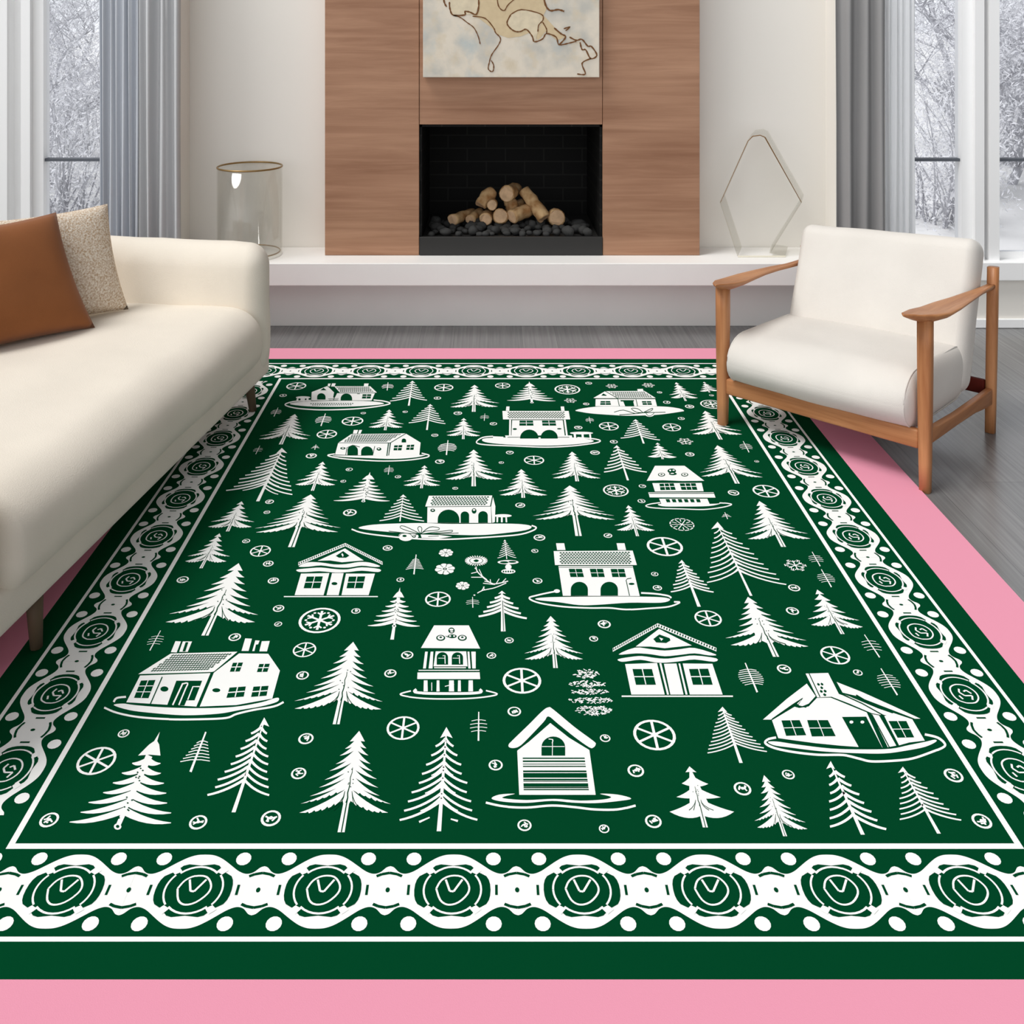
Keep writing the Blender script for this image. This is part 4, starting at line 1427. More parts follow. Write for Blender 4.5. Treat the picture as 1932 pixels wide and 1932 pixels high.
# two-arch barn
island([(600, 884), (900, 886), (1255, 880), (1300, 880), (1230, 898), (1060, 910), (860, 904), (680, 896)],
       [(610, 872), (556, 884), (640, 904), (800, 918), (980, 926), (1160, 920), (1300, 900), (1325, 882), (1270, 866)], 9)
W((755, 690), (788, 690), (778, 718), (748, 718)); W((797, 690), (818, 690), (806, 718), (786, 718))
W((640, 786), (735, 722), (1148, 716), (1030, 786)); hatch((740, 726), (1122, 720), (1010, 780), (668, 782), 6, 26)
W((636, 790), (1010, 792), (1002, 888), (612, 878)); W((1038, 786), (1150, 718), (1262, 786), (1252, 886), (1022, 888))
W((1008, 792), (1028, 792), (1016, 888), (1000, 888))
arch(706, 786, 882, 810); arch(810, 900, 884, 816); GL(5, (694, 880), (702, 826), (746, 806), (800, 820)); GL(5, (914, 814), (898, 884))
ell(672, 830, 20, 9, 'g2'); ell(672, 830, 9, 4, 'w3'); ell(946, 836, 18, 12, 'g2'); ell(944, 834, 8, 5, 'w3')
GL(8, (1018, 792), (1006, 888)); win((1062, 808), (1124, 806), (1116, 846), (1056, 846), 4); win((1158, 806), (1214, 802), (1208, 842), (1152, 842), 4)
arch(1118, 1152, 786, 756); GL(5, (1150, 718), (1034, 788))
# long arcade with tiled roof on an island
W((1300, 1262), (1325, 1190), (1806, 1188), (1790, 1268), (1298, 1272)); hatch((1350, 1196), (1786, 1194), (1768, 1262), (1330, 1264), 6, 26)
W((1314, 1276), (1796, 1272), (1800, 1396), (1312, 1396)); W((1812, 1200), (1830, 1270), (1826, 1390), (1806, 1396), (1798, 1270))
arch(1392, 1556, 1396, 1296); WL(7, (1472, 1396), (1468, 1326), (1440, 1318), (1470, 1308)); arch(1566, 1630, 1396, 1310); WL(6, (1606, 1396), (1606, 1330), (1590, 1316))
arch(1700, 1772, 1396, 1308); ell(1354, 1302, 18, 12, 'g2'); ell(1354, 1302, 8, 5, 'w3'); ell(1668, 1306, 18, 20, 'g2'); ell(1668, 1300, 9, 7, 'w3')
ell(1886, 1342, 68, 12, 'w1'); W((1838, 1352), (1852, 1352), (1850, 1392), (1838, 1392)); W((1872, 1354), (1886, 1354), (1886, 1392), (1872, 1392)); W((1906, 1354), (1918, 1354), (1920, 1392), (1908, 1392))
island([(790, 1434), (900, 1410), (1120, 1400), (1290, 1398), (1500, 1404), (1900, 1402), (2060, 1410), (2105, 1428), (2060, 1452), (1900, 1474), (1700, 1490), (1450, 1484), (1150, 1474), (900, 1454)],
       [(738, 1444), (800, 1466), (900, 1484), (1100, 1506), (1300, 1520), (1500, 1520), (1750, 1506), (2000, 1486), (2110, 1456), (2140, 1432), (2105, 1416)], 11)
for pts in ([(1262, 1482), (1180, 1440), (1120, 1418), (1110, 1436), (1180, 1462), (1262, 1482)], [(1262, 1482), (1240, 1440), (1256, 1424), (1272, 1442), (1262, 1482)], [(1262, 1482), (1330, 1430), (1400, 1434), (1390, 1452), (1300, 1460), (1262, 1482)],
            [(1262, 1482), (1480, 1454), (1502, 1462), (1470, 1470), (1262, 1482)], [(1020, 1460), (1140, 1474), (1262, 1482)], [(1262, 1482), (1400, 1480), (1550, 1474)]):
    ribbon(smooth_pts(pts, 3), 5, 'g2')
ell(1150, 1500, 56, 34, 'w1'); ell(1212, 1498, 34, 22, 'w1'); W((1262, 1484), (1400, 1488), (1500, 1500), (1400, 1516), (1270, 1510))
ribbon(smooth_pts([(1096, 1500), (1120, 1476), (1180, 1480), (1200, 1500), (1240, 1484), (1260, 1510)], 3), 4, 'g2'); GL(4, (1320, 1500), (1400, 1496)); ell(1140, 1496, 16, 8, 'g2'); ell(1212, 1500, 14, 9, 'g2'); ell(1212, 1500, 7, 4, 'w3')
# trees and small marks of row A
pine(1200, 318, 1172, 505, 1030, 470, 1310, 464, 7); fir(1672, 348, 1665, 552, 1487, 515, 1850, 512, 6); pine(1335, 495, 1310, 690, 1172, 636, 1450, 642, 7)
fir(1025, 535, 992, 692, 868, 668, 1125, 668, 5); fir(308, 570, 200, 800, 35, 758, 408, 758, 7); fir(1590, 600, 1586, 760, 1460, 730, 1714, 733, 5)
pine(208, 830, 25, 1232, -215, 1150, 288, 1180, 10, th=12, rise=.14, twigs=1); fir(520, 932, 440, 1152, 310, 1104, 614, 1106, 5); candle(878, 1010, 825, 1240, 602, 1228, 1026, 1230, 6)
fir(1293, 960, 1268, 1133, 1132, 1110, 1410, 1110, 5); fir(1665, 840, 1665, 1118, 1452, 1062, 1880, 1062, 6); fir(428, 1180, 280, 1580, 10, 1468, 636, 1465, 8, fat=.6)
pine(1130, 1182, 1105, 1385, 950, 1380, 1288, 1382, 7, tw=10)
twig(1015, 328, 1008, 390, 46, 4); twig(180, 520, 148, 588, 40, 4); twig(540, 565, 505, 660, 62, 5); twig(468, 800, 458, 840, 38, 3, shape='cone'); twig(42, 810, 10, 874, 36, 3); twig(1470, 768, 1458, 880, 72, 6); twig(1026, 960, 1016, 1030, 38, 4); twig(1750, 565, 1745, 620, 34, 3)
for a in ((318, 357, 75), (1438, 368, 73), (745, 623, 82), (550, 722, 77), (1885, 353, 58)): wheel(*a)
for a in ((218, 428, 28), (827, 562, 20), (1145, 552, 20), (1545, 563, 33), (1390, 448, 28), (1370, 730, 27), (1815, 643, 28), (432, 887, 42), (1408, 930, 37), (720, 990, 27), (675, 1080, 22), (1090, 1046, 24), (115, 1235, 33), (95, 1315, 25), (725, 1318, 52), (1012, 1587, 38), (1525, 1133, 22), (1875, 938, 20)): button(*a)

# row B: crop (940, 640) at 4.025
crop(940, 640, 4.025)
# two-chimney house
island([(-110, 756), (30, 748), (420, 746), (600, 750), (725, 772), (640, 794), (380, 810), (60, 800), (-100, 782)],
       [(-40, 738), (-120, 748), (-166, 784), (-100, 802), (120, 812), (360, 821), (560, 812), (720, 792), (776, 774), (730, 758), (600, 748)], 9)
W((62, 512), (86, 512), (84, 544), (58, 544)); W((474, 512), (500, 512), (504, 544), (478, 544))
W((32, 546), (535, 546), (546, 610), (36, 610)); hatch((68, 552), (506, 552), (512, 602), (68, 602), 6, 28)
W((106, 616), (490, 616), (505, 732), (100, 732)); W((84, 612), (98, 612), (96, 732), (82, 732)); W((498, 612), (512, 612), (528, 732), (514, 732))
win((162, 620), (264, 620), (268, 658), (160, 658), 4); win((332, 620), (434, 620), (440, 658), (336, 658), 4)
arch(166, 306, 756, 688); WL(7, (236, 752), (232, 706), (258, 696), (292, 712), (298, 752)); arch(322, 452, 756, 690); WL(7, (352, 752), (350, 716), (384, 700), (410, 716), (414, 752))
ell(126, 684, 16, 7, 'g2'); ell(464, 682, 17, 5, 'g2'); W((52, 732), (196, 732), (192, 758), (60, 758)); W((418, 732), (560, 732), (562, 756), (424, 756)); W((-40, 738), (40, 742), (36, 762), (-40, 760))
GL(4, (70, 746), (190, 746)); GL(4, (430, 746), (540, 746)); ell(632, 714, 88, 10, 'w1'); W((572, 722), (590, 722), (592, 756), (576, 752)); W((632, 724), (648, 724), (652, 760), (636, 760)); W((690, 722), (704, 722), (708, 764), (696, 762))
# small cottage upper right
island([(590, 540), (740, 514), (1000, 512), (1280, 514), (1408, 542), (1240, 566), (1000, 574), (820, 566), (680, 556)], [(588, 542), (700, 560), (860, 572), (1000, 578), (1220, 570), (1410, 544)], 8)
W((1056, 380), (1098, 378), (1104, 398), (1060, 398))
W((722, 448), (812, 396), (1110, 394), (1196, 448), (915, 452)); hatch((842, 400), (1108, 398), (1180, 444), (902, 446), 6, 22); W((740, 456), (1192, 456), (1206, 510), (738, 510))
GL(5, (812, 396), (910, 452)); GL(5, (722, 452), (1196, 453)); GL(5, (908, 456), (920, 510)); GL(5, (1046, 458), (1058, 510)); G((782, 430), (798, 414), (824, 428), (820, 432))
win((778, 472), (850, 472), (856, 500), (774, 500), 3); win((1090, 472), (1160, 472), (1168, 500), (1098, 500), 3)
G((928, 464), (1032, 464), (1030, 474), (930, 474)); G((948, 470), (1024, 470), (1034, 510), (964, 510)); W((985, 476), (1003, 476), (1010, 510), (992, 510))
for pts in ([(1100, 560), (1060, 530), (1010, 528), (1050, 556), (1100, 560)], [(1100, 560), (1170, 526), (1160, 546), (1100, 560)], [(880, 556), (950, 540), (1040, 566), (1100, 560), (1270, 556)], [(920, 576), (1030, 568), (1100, 560)]):
    ribbon(smooth_pts(pts, 3), 5, 'g2')
ell(1150, 570, 36, 20, 'w1'); ribbon(smooth_pts([(1120, 560), (1140, 584), (1170, 576), (1184, 560)], 3), 4, 'g2')
# shuttered pavilion
W((1190, 962), (1415, 962), (1565, 1076), (1400, 1078), (1250, 1072), (1128, 1076)); ell(1240, 1030, 27, 14, 'g2'); ell(1240, 1030, 20, 10, 'w3'); ell(1240, 1030, 8, 4, 'g4')
ell(1416, 1030, 27, 14, 'g2'); ell(1416, 1030, 20, 10, 'w3'); ell(1416, 1030, 8, 4, 'g4'); ell(1318, 1002, 32, 18, 'g2'); ell(1306, 1000, 8, 6, 'w3'); ell(1332, 998, 9, 5, 'w3'); ell(1326, 1024, 30, 10, 'g2'); ell(1322, 1022, 14, 4, 'w3')
W((1170, 1094), (1545, 1092), (1560, 1156), (1190, 1158)); win((1224, 1100), (1332, 1096), (1348, 1146), (1232, 1148), 5, 2, 1); win((1378, 1098), (1498, 1096), (1512, 1146), (1392, 1146), 5, 2, 1)
W((1140, 1164), (1636, 1164), (1650, 1204), (1150, 1202)); GL(5, (1146, 1172), (1640, 1172)); W((1222, 1212), (1588, 1212), (1606, 1254), (1240, 1254))
for i in range(6): G((1270 + i * 46, 1216), (1300 + i * 46, 1216), (1308 + i * 46, 1240), (1280 + i * 46, 1240))
island([(1240, 1250), (1600, 1252), (1690, 1248), (1600, 1268), (1400, 1272), (1250, 1270)], [(1230, 1242), (1150, 1254), (1122, 1270), (1200, 1284), (1400, 1290), (1560, 1294), (1700, 1278), (1772, 1258), (1740, 1248), (1680, 1244)], 8)
# trees and marks of row B
candle(235, 322, 257, 488, 68, 466, 436, 470, 6); fir(1350, 328, 1425, 470, 1310, 445, 1516, 446, 5); fir(1562, 325, 1605, 405, 1530, 395, 1680, 391, 4, fat=.6); fir(1570, 545, 1690, 762, 1475, 720, 1852, 722, 6)
pine(1043, 610, 1105, 793, 930, 752, 1228, 766, 7); fir(1208, 787, 1250, 912, 1136, 892, 1356, 896, 4); pine(900, 808, 985, 1073, 803, 1010, 1128, 1010, 7, th=11)
fir(560, 855, 600, 1080, 415, 1055, 776, 1056, 7); fir(175, 988, 190, 1205, 12, 1184, 372, 1184, 6); fir(542, 1112, 610, 1495, 282, 1370, 886, 1370, 8, fat=.6); fir(987, 1262, 1058, 1497, 900, 1450, 1190, 1452, 5, fat=.62)
twig(690, 590, 700, 638, 32, 4); twig(1860, 775, 1905, 860, 48, 4); twig(1720, 1315, 1742, 1366, 44, 3, shape='cone')
wheel(525, 382, 98, 'star'); wheel(840, 662, 75); wheel(1317, 670, 70); wheel(272, 920, 77); wheel(893, 1150, 97, 'star'); wheel(1395, 1408, 93, 'dense'); wheel(1265, 1575, 136); wheel(1620, 495, 85, 'star')
for a in ((548, 467, 47), (862, 357, 45), (1140, 350, 48), (1420, 777, 60)): wheel(*a, 'flake')
for a in ((687, 335, 26), (1225, 405, 20), (1280, 480, 28), (1453, 512, 35), (1620, 427, 18), (668, 493, 24), (1390, 603, 26), (608, 672, 32), (878, 780, 30), (88, 862, 30), (735, 862, 37), (1455, 875, 35), (1095, 1117, 28), (1088, 1230, 30), (1787, 1167, 43), (167, 1262, 38), (313, 1508, 45), (833, 1492, 33)): button(*a)

# right side: crop (1320, 720) at 3.157 and crop (1160, 960) at 4.025
crop(1320, 720, 3.157)
fir(105, 380, 225, 608, 10, 565, 376, 570, 8, fat=.62); fir(355, 712, 500, 985, 288, 938, 660, 936, 7); fir(700, 1240, 852, 1505, 664, 1450, 972, 1462, 5)
wheel(395, 653, 78); wheel(570, 1095, 65, 'flake'); button(203, 663, 35); button(340, 476, 14); button(563, 1230, 35); button(553, 1367, 38)
twig(265, 357, 300, 422, 38, 4); twig(670, 1015, 718, 1100, 42, 4); twig(725, 1120, 785, 1225, 50, 5)
crop(1160, 960, 4.025)
pine(780, 105, 1035, 662, 700, 560, 1302, 576, 11, th=12, tw=20, rise=.15, twigs=1); fir(1010, 670, 1225, 1125, 880, 1036, 1470, 1046, 7, core=.3); pine(508, 392, 640, 745, 425, 632, 750, 634, 8, th=13, tw=26)
wheel(510, 120, 93, 'dense') if False else None
wheel(708, 833, 102); wheel(1673, 1113, 108)
for a in ((303, 497, 28), (323, 602, 35), (1285, 1218, 53), (1845, 1245, 35)): button(*a)
twig(990, 1172, 1082, 1395, 92, 8)

# left middle: crop (300, 940) at 4.025
crop(300, 940, 4.025)
# gabled cabin with shingled eaves
def cabin(ap, le, re, t, wl, wr, wb, yb, door, w1, w2, heart, base, wav):
    """ap apex, le/re eave ends, t roof band thickness"""
    (ax, ay), (lx, ly), (rx, ry) = ap, le, re
    poly([(ax, ay), (rx, ry), (rx, ry + t), (ax, ay + t), (lx, ly + t), (lx, ly)], 'w1')
    for (x0, y0), (x1, y1) in (((lx, ly), (ax, ay)), ((ax, ay), (rx, ry))):
        for i in range(22):
            f = (i + .5) / 22
            x, y = x0 + (x1 - x0) * f, y0 + (y1 - y0) * f
            d = abs(x1 - x0) / 22 * 0.42
            poly([(x - d * .5, y + t * .22), (x + d * .6, y + t * .22), (x + d * .3, y + t * .78), (x - d * .8, y + t * .78)], 'g2')
cabin((1415, 342), (1058, 488), (1698, 484), 24, 0, 0, 0, 0, 0, 0, 0, 0, 0, 0)
W((1412, 382), (1555, 474), (1480, 480), (1390, 488), (1300, 474), (1205, 476)); G((1342, 440), (1398, 404), (1446, 438), (1420, 454), (1366, 454)); poly([(1384, 430), (1392, 420), (1402, 436), (1396, 450)], 'w3')
poly(smooth_pts([(1060, 520), (1130, 488), (1230, 490), (1330, 504), (1420, 502), (1520, 486), (1600, 490), (1678, 516), (1640, 524), (1540, 514), (1440, 528), (1340, 526), (1230, 512), (1130, 522)], 3, True), 'w1')
poly(smooth_pts([(1046, 544), (1130, 534), (1230, 528), (1340, 540), (1430, 542), (1540, 526), (1676, 540), (1664, 562), (1540, 552), (1440, 562), (1340, 566), (1220, 556), (1120, 562), (1060, 560)], 3, True), 'w1')
W((1078, 574), (1294, 570), (1250, 738), (1030, 738)); W((1314, 570), (1402, 570), (1364, 738), (1272, 738)); W((1420, 574), (1640, 574), (1592, 738), (1386, 738))
win((1122, 598), (1244, 596), (1222, 686), (1098, 686), 6); win((1442, 598), (1566, 596), (1546, 686), (1424, 686), 6); ell(1332, 651, 22, 11, 'g2'); WL(8, (948, 749), (1662, 749))
# farmhouse of two wings is drawn from its own crop below
fir(628, 25, 520, 253, 372, 217, 704, 218, 5); fir(460, 268, 318, 533, 198, 480, 512, 480, 5); fir(605, 495, 348, 1045, 50, 942, 728, 942, 7, fat=.66); candle(1830, 680, 1770, 1075, 1586, 970, 1980, 974, 6, knob=False); fir(1475, 1092, 1345, 1718, 1030, 1600, 1688, 1604, 8)
wheel(770, 402, 78); wheel(1220, 928, 158, 'star'); wheel(1105, 1152, 88)
for a in ((840, 28, 33), (820, 107, 25), (662, 327, 30), (830, 498, 40), (180, 620, 45), (868, 628, 42), (908, 838, 43), (905, 957, 30), (1495, 858, 35), (575, 1057, 47), (1090, 1347, 48), (1757, 1332, 47), (1885, 1193, 47), (1738, 382, 38), (1833, 620, 30)): button(*a)

# centre: crop (740, 980) at 4.025
crop(740, 980, 4.025)
# three-window house with two chimneys
W((1244, 182), (1306, 182), (1316, 234), (1252, 234)); W((1704, 182), (1764, 182), (1776, 234), (1714, 234)); W((1226, 242), (1826, 238), (1858, 348), (1236, 348))
hatch((1268, 250), (1806, 246), (1824, 340), (1268, 340), 8, 30); W((1262, 356), (1826, 356), (1880, 584), (1296, 582)); GL(3, (1264, 366), (1826, 366))
for q in ((1340, 378, 1440, 1456), (1500, 378, 1600, 1614), (1658, 378, 1762, 1776)): win((q[0], q[1]), (q[2], q[1]), (q[3], 440), (q[0] + 14, 440), 4)
arch(1356, 1486, 582, 476); arch(1582, 1714, 582, 476); GL(6, (1802, 582), (1776, 464), (1784, 454), (1816, 448)); ell(1818, 492, 22, 8, 'g2')
island([(1090, 602), (1200, 592), (1500, 588), (1880, 588), (2060, 594), (2110, 612), (2040, 634), (1800, 634), (1560, 650), (1420, 652), (1260, 630), (1120, 616)],
       [(1264, 550), (1220, 552), (1100, 578), (1040, 600), (1120, 636), (1300, 664), (1500, 674), (1650, 674), (1780, 686), (1960, 676), (2100, 664), (2184, 632), (2140, 628)], 12)
ell(1250, 546, 24, 14, 'w1'); ribbon(smooth_pts([(1890, 560), (1990, 566), (2090, 580), (2120, 598)], 4), 13, 'w1')
# bell-roofed tower
W((318, 806), (582, 806), (668, 982), (218, 978)); ell(368, 902, 34, 22, 'g2'); ell(368, 902, 24, 15, 'w3'); ell(532, 902, 34, 22, 'g2'); ell(532, 902, 24, 15, 'w3'); ell(450, 846, 24, 22, 'g2'); ell(450, 842, 15, 8, 'w3'); ell(452, 858, 12, 5, 'w3')
ell(455, 890, 34, 14, 'g2'); ell(440, 890, 9, 6, 'w3'); ell(470, 890, 8, 6, 'w3'); GL(4, (405, 888), (425, 896)); ell(368, 900, 10, 6, 'g4'); ell(532, 900, 10, 6, 'g4')
for (x0, x1, x2, x3) in ((250, 270, 256, 234), (292, 312, 306, 276), (572, 586, 596, 578), (600, 634, 634, 608)): W((x0, 1006), (x1, 1006), (x2, 1134), (x3, 1134))
W((330, 1004), (562, 1004), (572, 1118), (314, 1118)); arch(338, 424, 1106, 1012); arch(452, 538, 1106, 1012); WL(0.1, (0, 0), (1, 1))
for (x, s) in ((384, 1), (494, 1)): ribbon([(x, 1040), (x + 16, 1036), (x + 18, 1100)], 7, 'w3'); ribbon([(x - 34, 1058), (x + 14, 1058)], 4, 'w3')
WL(8, (318, 1128), (560, 1128)); WL(7, (200, 1148), (662, 1148)); W((192, 1164), (664, 1162), (668, 1214), (190, 1214))
for (x0, x1) in ((240, 268), (338, 358), (432, 468), (500, 520), (580, 612)): W((x0, 1224), (x1, 1224), (x1 + 2, 1308), (x0 - 2, 1308))
WL(6, (300, 1240), (300, 1304)); WL(6, (400, 1270), (430, 1262), (470, 1256)); ribbon(smooth_pts([(184, 1292), (170, 1312), (260, 1322), (450, 1324), (600, 1322), (676, 1312), (664, 1292)], 4), 20, 'w1')
ribbon(smooth_pts([(142, 1304), (60, 1330), (150, 1352), (320, 1364), (560, 1362), (720, 1348), (798, 1328), (712, 1302)], 5), 11, 'w1')
# sprigs, flowers and scribbles
twig(182, 268, 165, 418, 74, 7, shape='cone'); wheel(408, 255, 58, 'flower'); wheel(400, 378, 80, 'flower'); wheel(535, 505, 56, 'flower')
for k in range(26):
    a = k * 2 * PI / 26
    for r0, r1 in ((.25, .55), (.62, 1.0)):
        o_ = a + (.12 if r0 < .5 else 0)
        ribbon([(638 + 86 * r0 * math.cos(o_), 315 + 40 * r0 * math.sin(o_)), (638 + 86 * r1 * math.cos(o_), 315 + 40 * r1 * math.sin(o_))], 9, 'w1', 5)
ribbon(smooth_pts([(636, 360), (648, 400), (700, 450), (750, 484), (790, 490), (880, 470)], 4), 8, 'w1'); ribbon(smooth_pts([(866, 484), (780, 520), (690, 540), (646, 562)], 4), 7, 'w1')
for p, q in (((648, 400), (600, 412)), ((690, 440), (600, 440)), ((690, 444), (660, 380)), ((745, 480), (700, 470)), ((748, 482), (744, 456)), ((790, 488), (812, 452)), ((830, 484), (864, 450)), ((700, 536), (692, 512)), ((780, 496), (690, 486)), ((676, 548), (700, 512)), ((640, 380), (626, 370)), ((720, 460), (668, 420))): WL(6, p, q)
pine(855, 155, 870, 302, 800, 294, 942, 292, 7, th=6, tw=7); ell(880, 326, 80, 16, 'w1'); ell(850, 328, 32, 8, 'g2'); ell(912, 324, 30, 7, 'g2'); ell(882, 362, 24, 20, 'w1'); ell(882, 396, 54, 18, 'w1')
for i in range(5): ell(845 + i * 18, 398, 6, 7, 'g2', n=8)
twig(610, 590, 612, 672, 52, 3); ell(624, 576, 8, 5, 'w1', n=8)
pine(833, 545, 843, 852, 656, 738, 1022, 753, 5, th=20, tw=36, rise=.22); GL(5, (838, 620), (846, 850)); fir(1203, 735, 1240, 1130, 1006, 1062, 1448, 1062, 7)
wheel(347, 607, 98); wheel(985, 1225, 147)
for a in ((1083, 240, 27), (1103, 468, 38), (1637, 123, 33), (60, 458, 30), (888, 920, 35), (753, 1035, 37), (1610, 797, 50), (1530, 908, 34), (113, 1033, 47), (927, 1460, 52), (1617, 1663, 40)): button(*a)
for (cx, cy, hw, hh) in ((1475, 1175, 98, 34), (1485, 1252, 138, 26), (1495, 1310, 144, 20), (1510, 1376, 175, 22), (1530, 1452, 138, 38)):
    for i in range(int(hw * hh / 46)):
        a = random.uniform(0, 6.28); q = math.sqrt(random.random())
        x, y = cx + hw * q * math.cos(a), cy + hh * q * math.sin(a)
        t = random.uniform(-.9, .9)
        ribbon([(x - 9 * math.cos(t), y - 7 * math.sin(t)), (x + 9 * math.cos(t), y + 7 * math.sin(t))], 5.5, 'w1')
twig(657, 1463, 655, 1683, 66, 4, th=10)
# bird house: crop (880, 1180) at 3.715
crop(880, 1180, 3.715)
poly(smooth_pts([(575, 576), (610, 592), (760, 716), (890, 812), (906, 836), (890, 858), (860, 856), (760, 786), (640, 690), (575, 640), (540, 680), (420, 806), (370, 850), (330, 862), (300, 856), (296, 838), (320, 810), (440, 694), (530, 604)], 4, True), 'w1')
W((588, 686), (720, 790), (862, 876), (906, 1190), (370, 1190), (356, 880), (440, 816))
arch(526, 692, 916, 782); ribbon([(604, 800), (602, 916)], 5, 'w3'); ribbon([(528, 853), (688, 853)], 5, 'w3'); ribbon(smooth_pts([(576, 800), (606, 806), (600, 830)], 3), 6, 'w3')
for (y, t) in ((934, 9), (955, 11), (975, 5), (991, 8), (1026, 12), (1054, 32), (1084, 12), (1096, 5), (1122, 24), (1140, 8), (1154, 8)): G((394 + (y - 934) * .03, y - t / 2), (828 + (y - 934) * .13, y - t / 2), (830 + (y - 934) * .13, y + t / 2), (395 + (y - 934) * .03, y + t / 2))
island([(176, 1216), (230, 1188), (340, 1182), (270, 1200), (262, 1214), (420, 1226), (620, 1218), (800, 1230), (960, 1222), (1014, 1204), (936, 1182), (1060, 1188), (1156, 1216), (1060, 1234), (900, 1248), (740, 1244), (600, 1232), (420, 1246), (260, 1238)],
       [(136, 1244), (260, 1270), (420, 1278), (600, 1264), (760, 1276), (900, 1292), (1060, 1292), (1186, 1264)], 16)
# porch house
cabin((1340, -14), (1026, 160), (1752, 158), 26, 0, 0, 0, 0, 0, 0, 0, 0, 0, 0)
W((1350, 26), (1580, 142), (1480, 152), (1390, 162), (1290, 150), (1186, 150)); G((1310, 98), (1352, 66), (1424, 92), (1430, 108), (1400, 126), (1330, 122)); poly([(1350, 88), (1380, 98), (1366, 112)], 'w3')
poly(smooth_pts([(1066, 206), (1180, 158), (1290, 168), (1390, 178), (1500, 168), (1600, 160), (1750, 206), (1700, 212), (1600, 198), (1500, 208), (1390, 218), (1290, 204), (1190, 198)], 3, True), 'w1')
poly(smooth_pts([(1062, 238), (1150, 222), (1230, 216), (1330, 230), (1410, 234), (1500, 222), (1600, 212), (1752, 232), (1736, 256), (1600, 240), (1500, 252), (1400, 262), (1320, 260), (1220, 242), (1120, 254), (1080, 254)], 3, True), 'w1')
W((1112, 272), (1336, 264), (1390, 486), (1156, 486)); W((1352, 266), (1366, 266), (1420, 486), (1406, 486)); W((1384, 270), (1472, 268), (1522, 486), (1430, 486)); W((1486, 268), (1498, 268), (1550, 486), (1536, 486)); W((1516, 268), (1724, 270), (1796, 486), (1566, 486))
win((1164, 308), (1300, 308), (1328, 418), (1188, 418), 7); win((1560, 308), (1694, 306), (1726, 418), (1588, 418), 7); WL(10, (1088, 498), (1868, 498))
fir(1563, 990, 1675, 1418, 1424, 1308, 1876, 1308, 3, core=.3); pine(1795, 575, 1925, 965, 1690, 896, 2106, 886, 11, th=11, tw=24)
for a in ((205, 980, 50), (975, 793, 38) if False else (205, 980, 50.1), (1187, 1020, 58), (407, 1403, 50), (965, 1428, 37), (1310, 1375, 58)): button(*a)
wheel(1318, 768, 148)
# big farmhouse: crop (0, 1180) at 3.45
crop(0, 1180, 3.45)
W((1142, 104), (1178, 106), (1150, 178), (1112, 176)); W((1190, 106), (1250, 106), (1222, 174), (1166, 174)); G((1208, 112), (1226, 112), (1206, 172), (1188, 172))
W((1596, 86), (1640, 88), (1618, 168), (1572, 168)); W((1662, 98), (1690, 100), (1680, 124), (1666, 126), (1656, 168), (1642, 168)); W((1704, 104), (1756, 102), (1738, 170), (1688, 170))
W((900, 318), (1112, 184), (1546, 172), (1394, 300), (1380, 304)); hatch((1126, 190), (1516, 182), (1362, 292), (966, 304), 8, 28); W((912, 328), (1370, 312), (1278, 530), (822, 502)); W((1392, 310), (1556, 184), (1746, 186), (1822, 296), (1772, 478), (1540, 520), (1300, 530))
win((918, 362), (1012, 358), (966, 476), (872, 474), 5, 1, 2); GL(7, (1056, 338), (978, 516)); ell(1070, 416, 26, 17, 'g2'); ell(1408, 424, 26, 13, 'g2')
G((1148, 362), (1316, 362), (1266, 490), (1214, 490), (1200, 524), (1088, 522)); ribbon([(1190, 380), (1124, 522)], 10, 'w3'); ribbon(smooth_pts([(1188, 384), (1222, 380), (1206, 420), (1164, 522)], 3), 9, 'w3'); ribbon([(1300, 402), (1256, 402), (1222, 488)], 8, 'w3'); G((1140, 512), (1160, 512), (1152, 524), (1136, 524))
win((1516, 246), (1582, 244), (1560, 302), (1496, 304), 6); win((1688, 254), (1756, 252), (1740, 304), (1672, 306), 6); win((1494, 408), (1600, 400), (1586, 466), (1474, 474), 7); win((1650, 402), (1748, 396), (1734, 460), (1634, 468), 7)
poly(smooth_pts([(740, 520), (800, 510), (880, 520), (1060, 534), (1290, 540), (1520, 532), (1700, 502), (1790, 474), (1816, 476), (1800, 500), (1700, 528), (1560, 552), (1420, 576), (1200, 586), (980, 570), (840, 552)], 4, True), 'w1')
ribbon(smooth_pts([(820, 466), (760, 474), (740, 500)], 4), 13, 'w1'); ribbon(smooth_pts([(678, 536), (760, 570), (900, 598), (1100, 612), (1300, 612), (1470, 604), (1540, 578), (1650, 552), (1780, 530), (1846, 500)], 5), 13, 'w1')
candle(1040, 695, 755, 1335, 452, 1284, 1112, 1290, 7); twig(1340, 695, 1240, 955, 106, 7, th=12, shape='cone'); pine(1720, 605, 1520, 1218, 1350, 1106, 1752, 1106, 9, th=19, tw=26, rise=.13)
wheel(628, 882, 122)
for a in ((805, 705, 37), (320, 1268, 60), (1290, 1283, 58), (1763, 1257, 65)): button(*a)
twig(1045, 35, 975, 165, 50, 4)
# lower centre: crop (520, 1180) at 4.025
crop(520, 1180, 4.025)
fir(635, 802, 497, 1572, 180, 1425, 854, 1425, 9); pine(1297, 780, 1240, 1565, 942, 1480, 1532, 1478, 9, th=22, tw=34, rise=.14, twigs=1); wheel(968, 780, 125)
ribbon([(1090, 1495), (1170, 1460)], 16, 'w1', 10); ribbon([(1330, 1472), (1384, 1488)], 10, 'w1', 16)
for a in ((230, 862, 58), (175, 1125, 58)): button(*a)
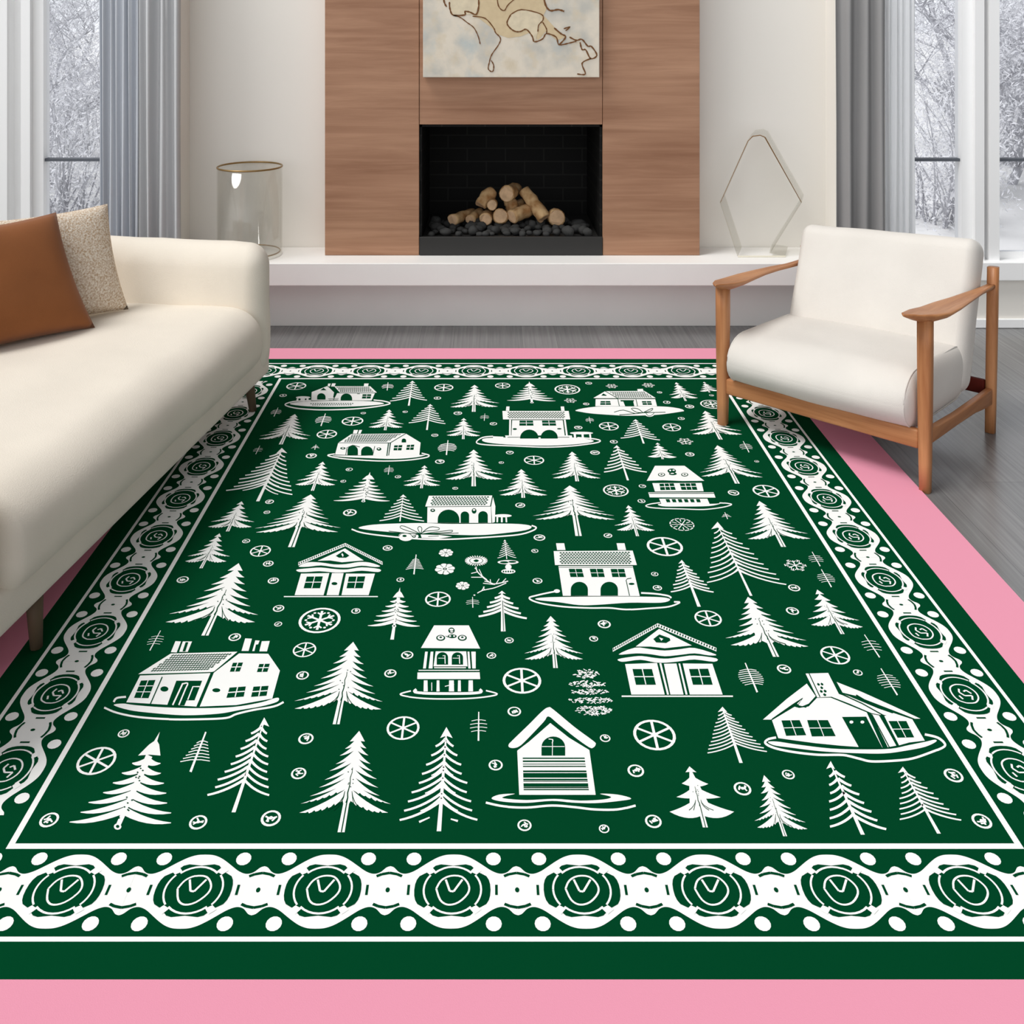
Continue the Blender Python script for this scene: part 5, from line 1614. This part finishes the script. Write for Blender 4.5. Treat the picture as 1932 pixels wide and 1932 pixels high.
# chalet: crop (1360, 1180) at 3.3776
crop(1360, 1180, 3.3776)
W((540, 308), (684, 304), (752, 438), (820, 462), (1000, 540), (1020, 572), (960, 560), (820, 500), (706, 456), (614, 460)); GL(6, (562, 308), (632, 458)); hatch((606, 366), (650, 364), (692, 452), (640, 456), 4, 2, .8)
W((268, 602), (420, 470), (548, 372), (604, 452), (560, 500), (510, 520), (486, 500), (520, 468), (440, 520), (320, 602)); W((738, 362), (900, 426), (1100, 516), (1272, 596), (1236, 596), (1040, 520), (860, 450), (776, 430))
poly([(326, 606), (470, 520), (500, 528), (560, 518), (612, 464), (700, 462), (930, 556), (1030, 780), (870, 776), (760, 768), (600, 752), (480, 736), (366, 720)], 'w1')
W((960, 566), (1012, 576), (1118, 768), (1064, 778)); W((1040, 580), (1100, 560), (1220, 600), (1300, 736), (1200, 748), (1136, 766))
W((790, 442), (1000, 530), (1200, 600), (1040, 572), (1010, 560)); GL(8, (862, 446), (940, 492), (1026, 536)); GL(7, (760, 436), (900, 500), (1036, 576), (1130, 768)); GL(7, (326, 600), (460, 506), (522, 466), (490, 512), (540, 524), (606, 462))
win((386, 608), (502, 606), (544, 702), (416, 706), 5); win((550, 606), (682, 606), (732, 708), (580, 710), 5); win((1068, 612), (1182, 612), (1232, 716), (1126, 718), 5)
G((772, 586), (926, 584), (1030, 784), (880, 780)); ell(832, 620, 13, 10, 'w3', n=8); ell(902, 620, 13, 10, 'w3', n=8)
GL(7, (962, 570), (1074, 780)); GL(6, (1010, 574), (1124, 768))
poly(smooth_pts([(300, 744), (360, 742), (480, 760), (700, 786), (900, 792), (1080, 788), (1200, 764), (1300, 744), (1364, 730), (1370, 744), (1300, 776), (1180, 800), (1040, 818), (860, 816), (640, 804), (440, 780), (340, 766)], 4, True), 'w1')
ribbon(smooth_pts([(352, 716), (300, 728), (284, 752), (340, 782), (460, 808), (620, 826), (780, 828), (880, 850), (960, 868), (1100, 864), (1220, 850), (1340, 810), (1420, 776), (1424, 750), (1380, 716), (1300, 696)], 5), 15, 'w1')
fir(275, 955, 410, 1345, 232, 1290, 552, 1298, 7); pine(700, 870, 905, 1335, 696, 1284, 1054, 1300, 7, th=20, tw=26, rise=.13); pine(1160, 905, 1390, 1328, 1140, 1238, 1532, 1242, 9, th=13, tw=24)
for a in ((138, 1042, 55), (430, 952, 40), (1483, 958, 58), (1663, 1248, 60)): button(*a)
twig(915, 60, 1012, 205, 56, 4); twig(1020, 275, 1125, 445, 66, 6)

# the pink outer sheet, full thickness
box(RBM, PU0 * K, PU1 * K, PV0 * K, PV1 * K, 0.0008, RZ)
rug = obj('rug', RBM, [M_PINK, M_GREEN, M_WHITE])
tag(rug, 'large green and white village pattern rug with pink border on the floor', 'rug')
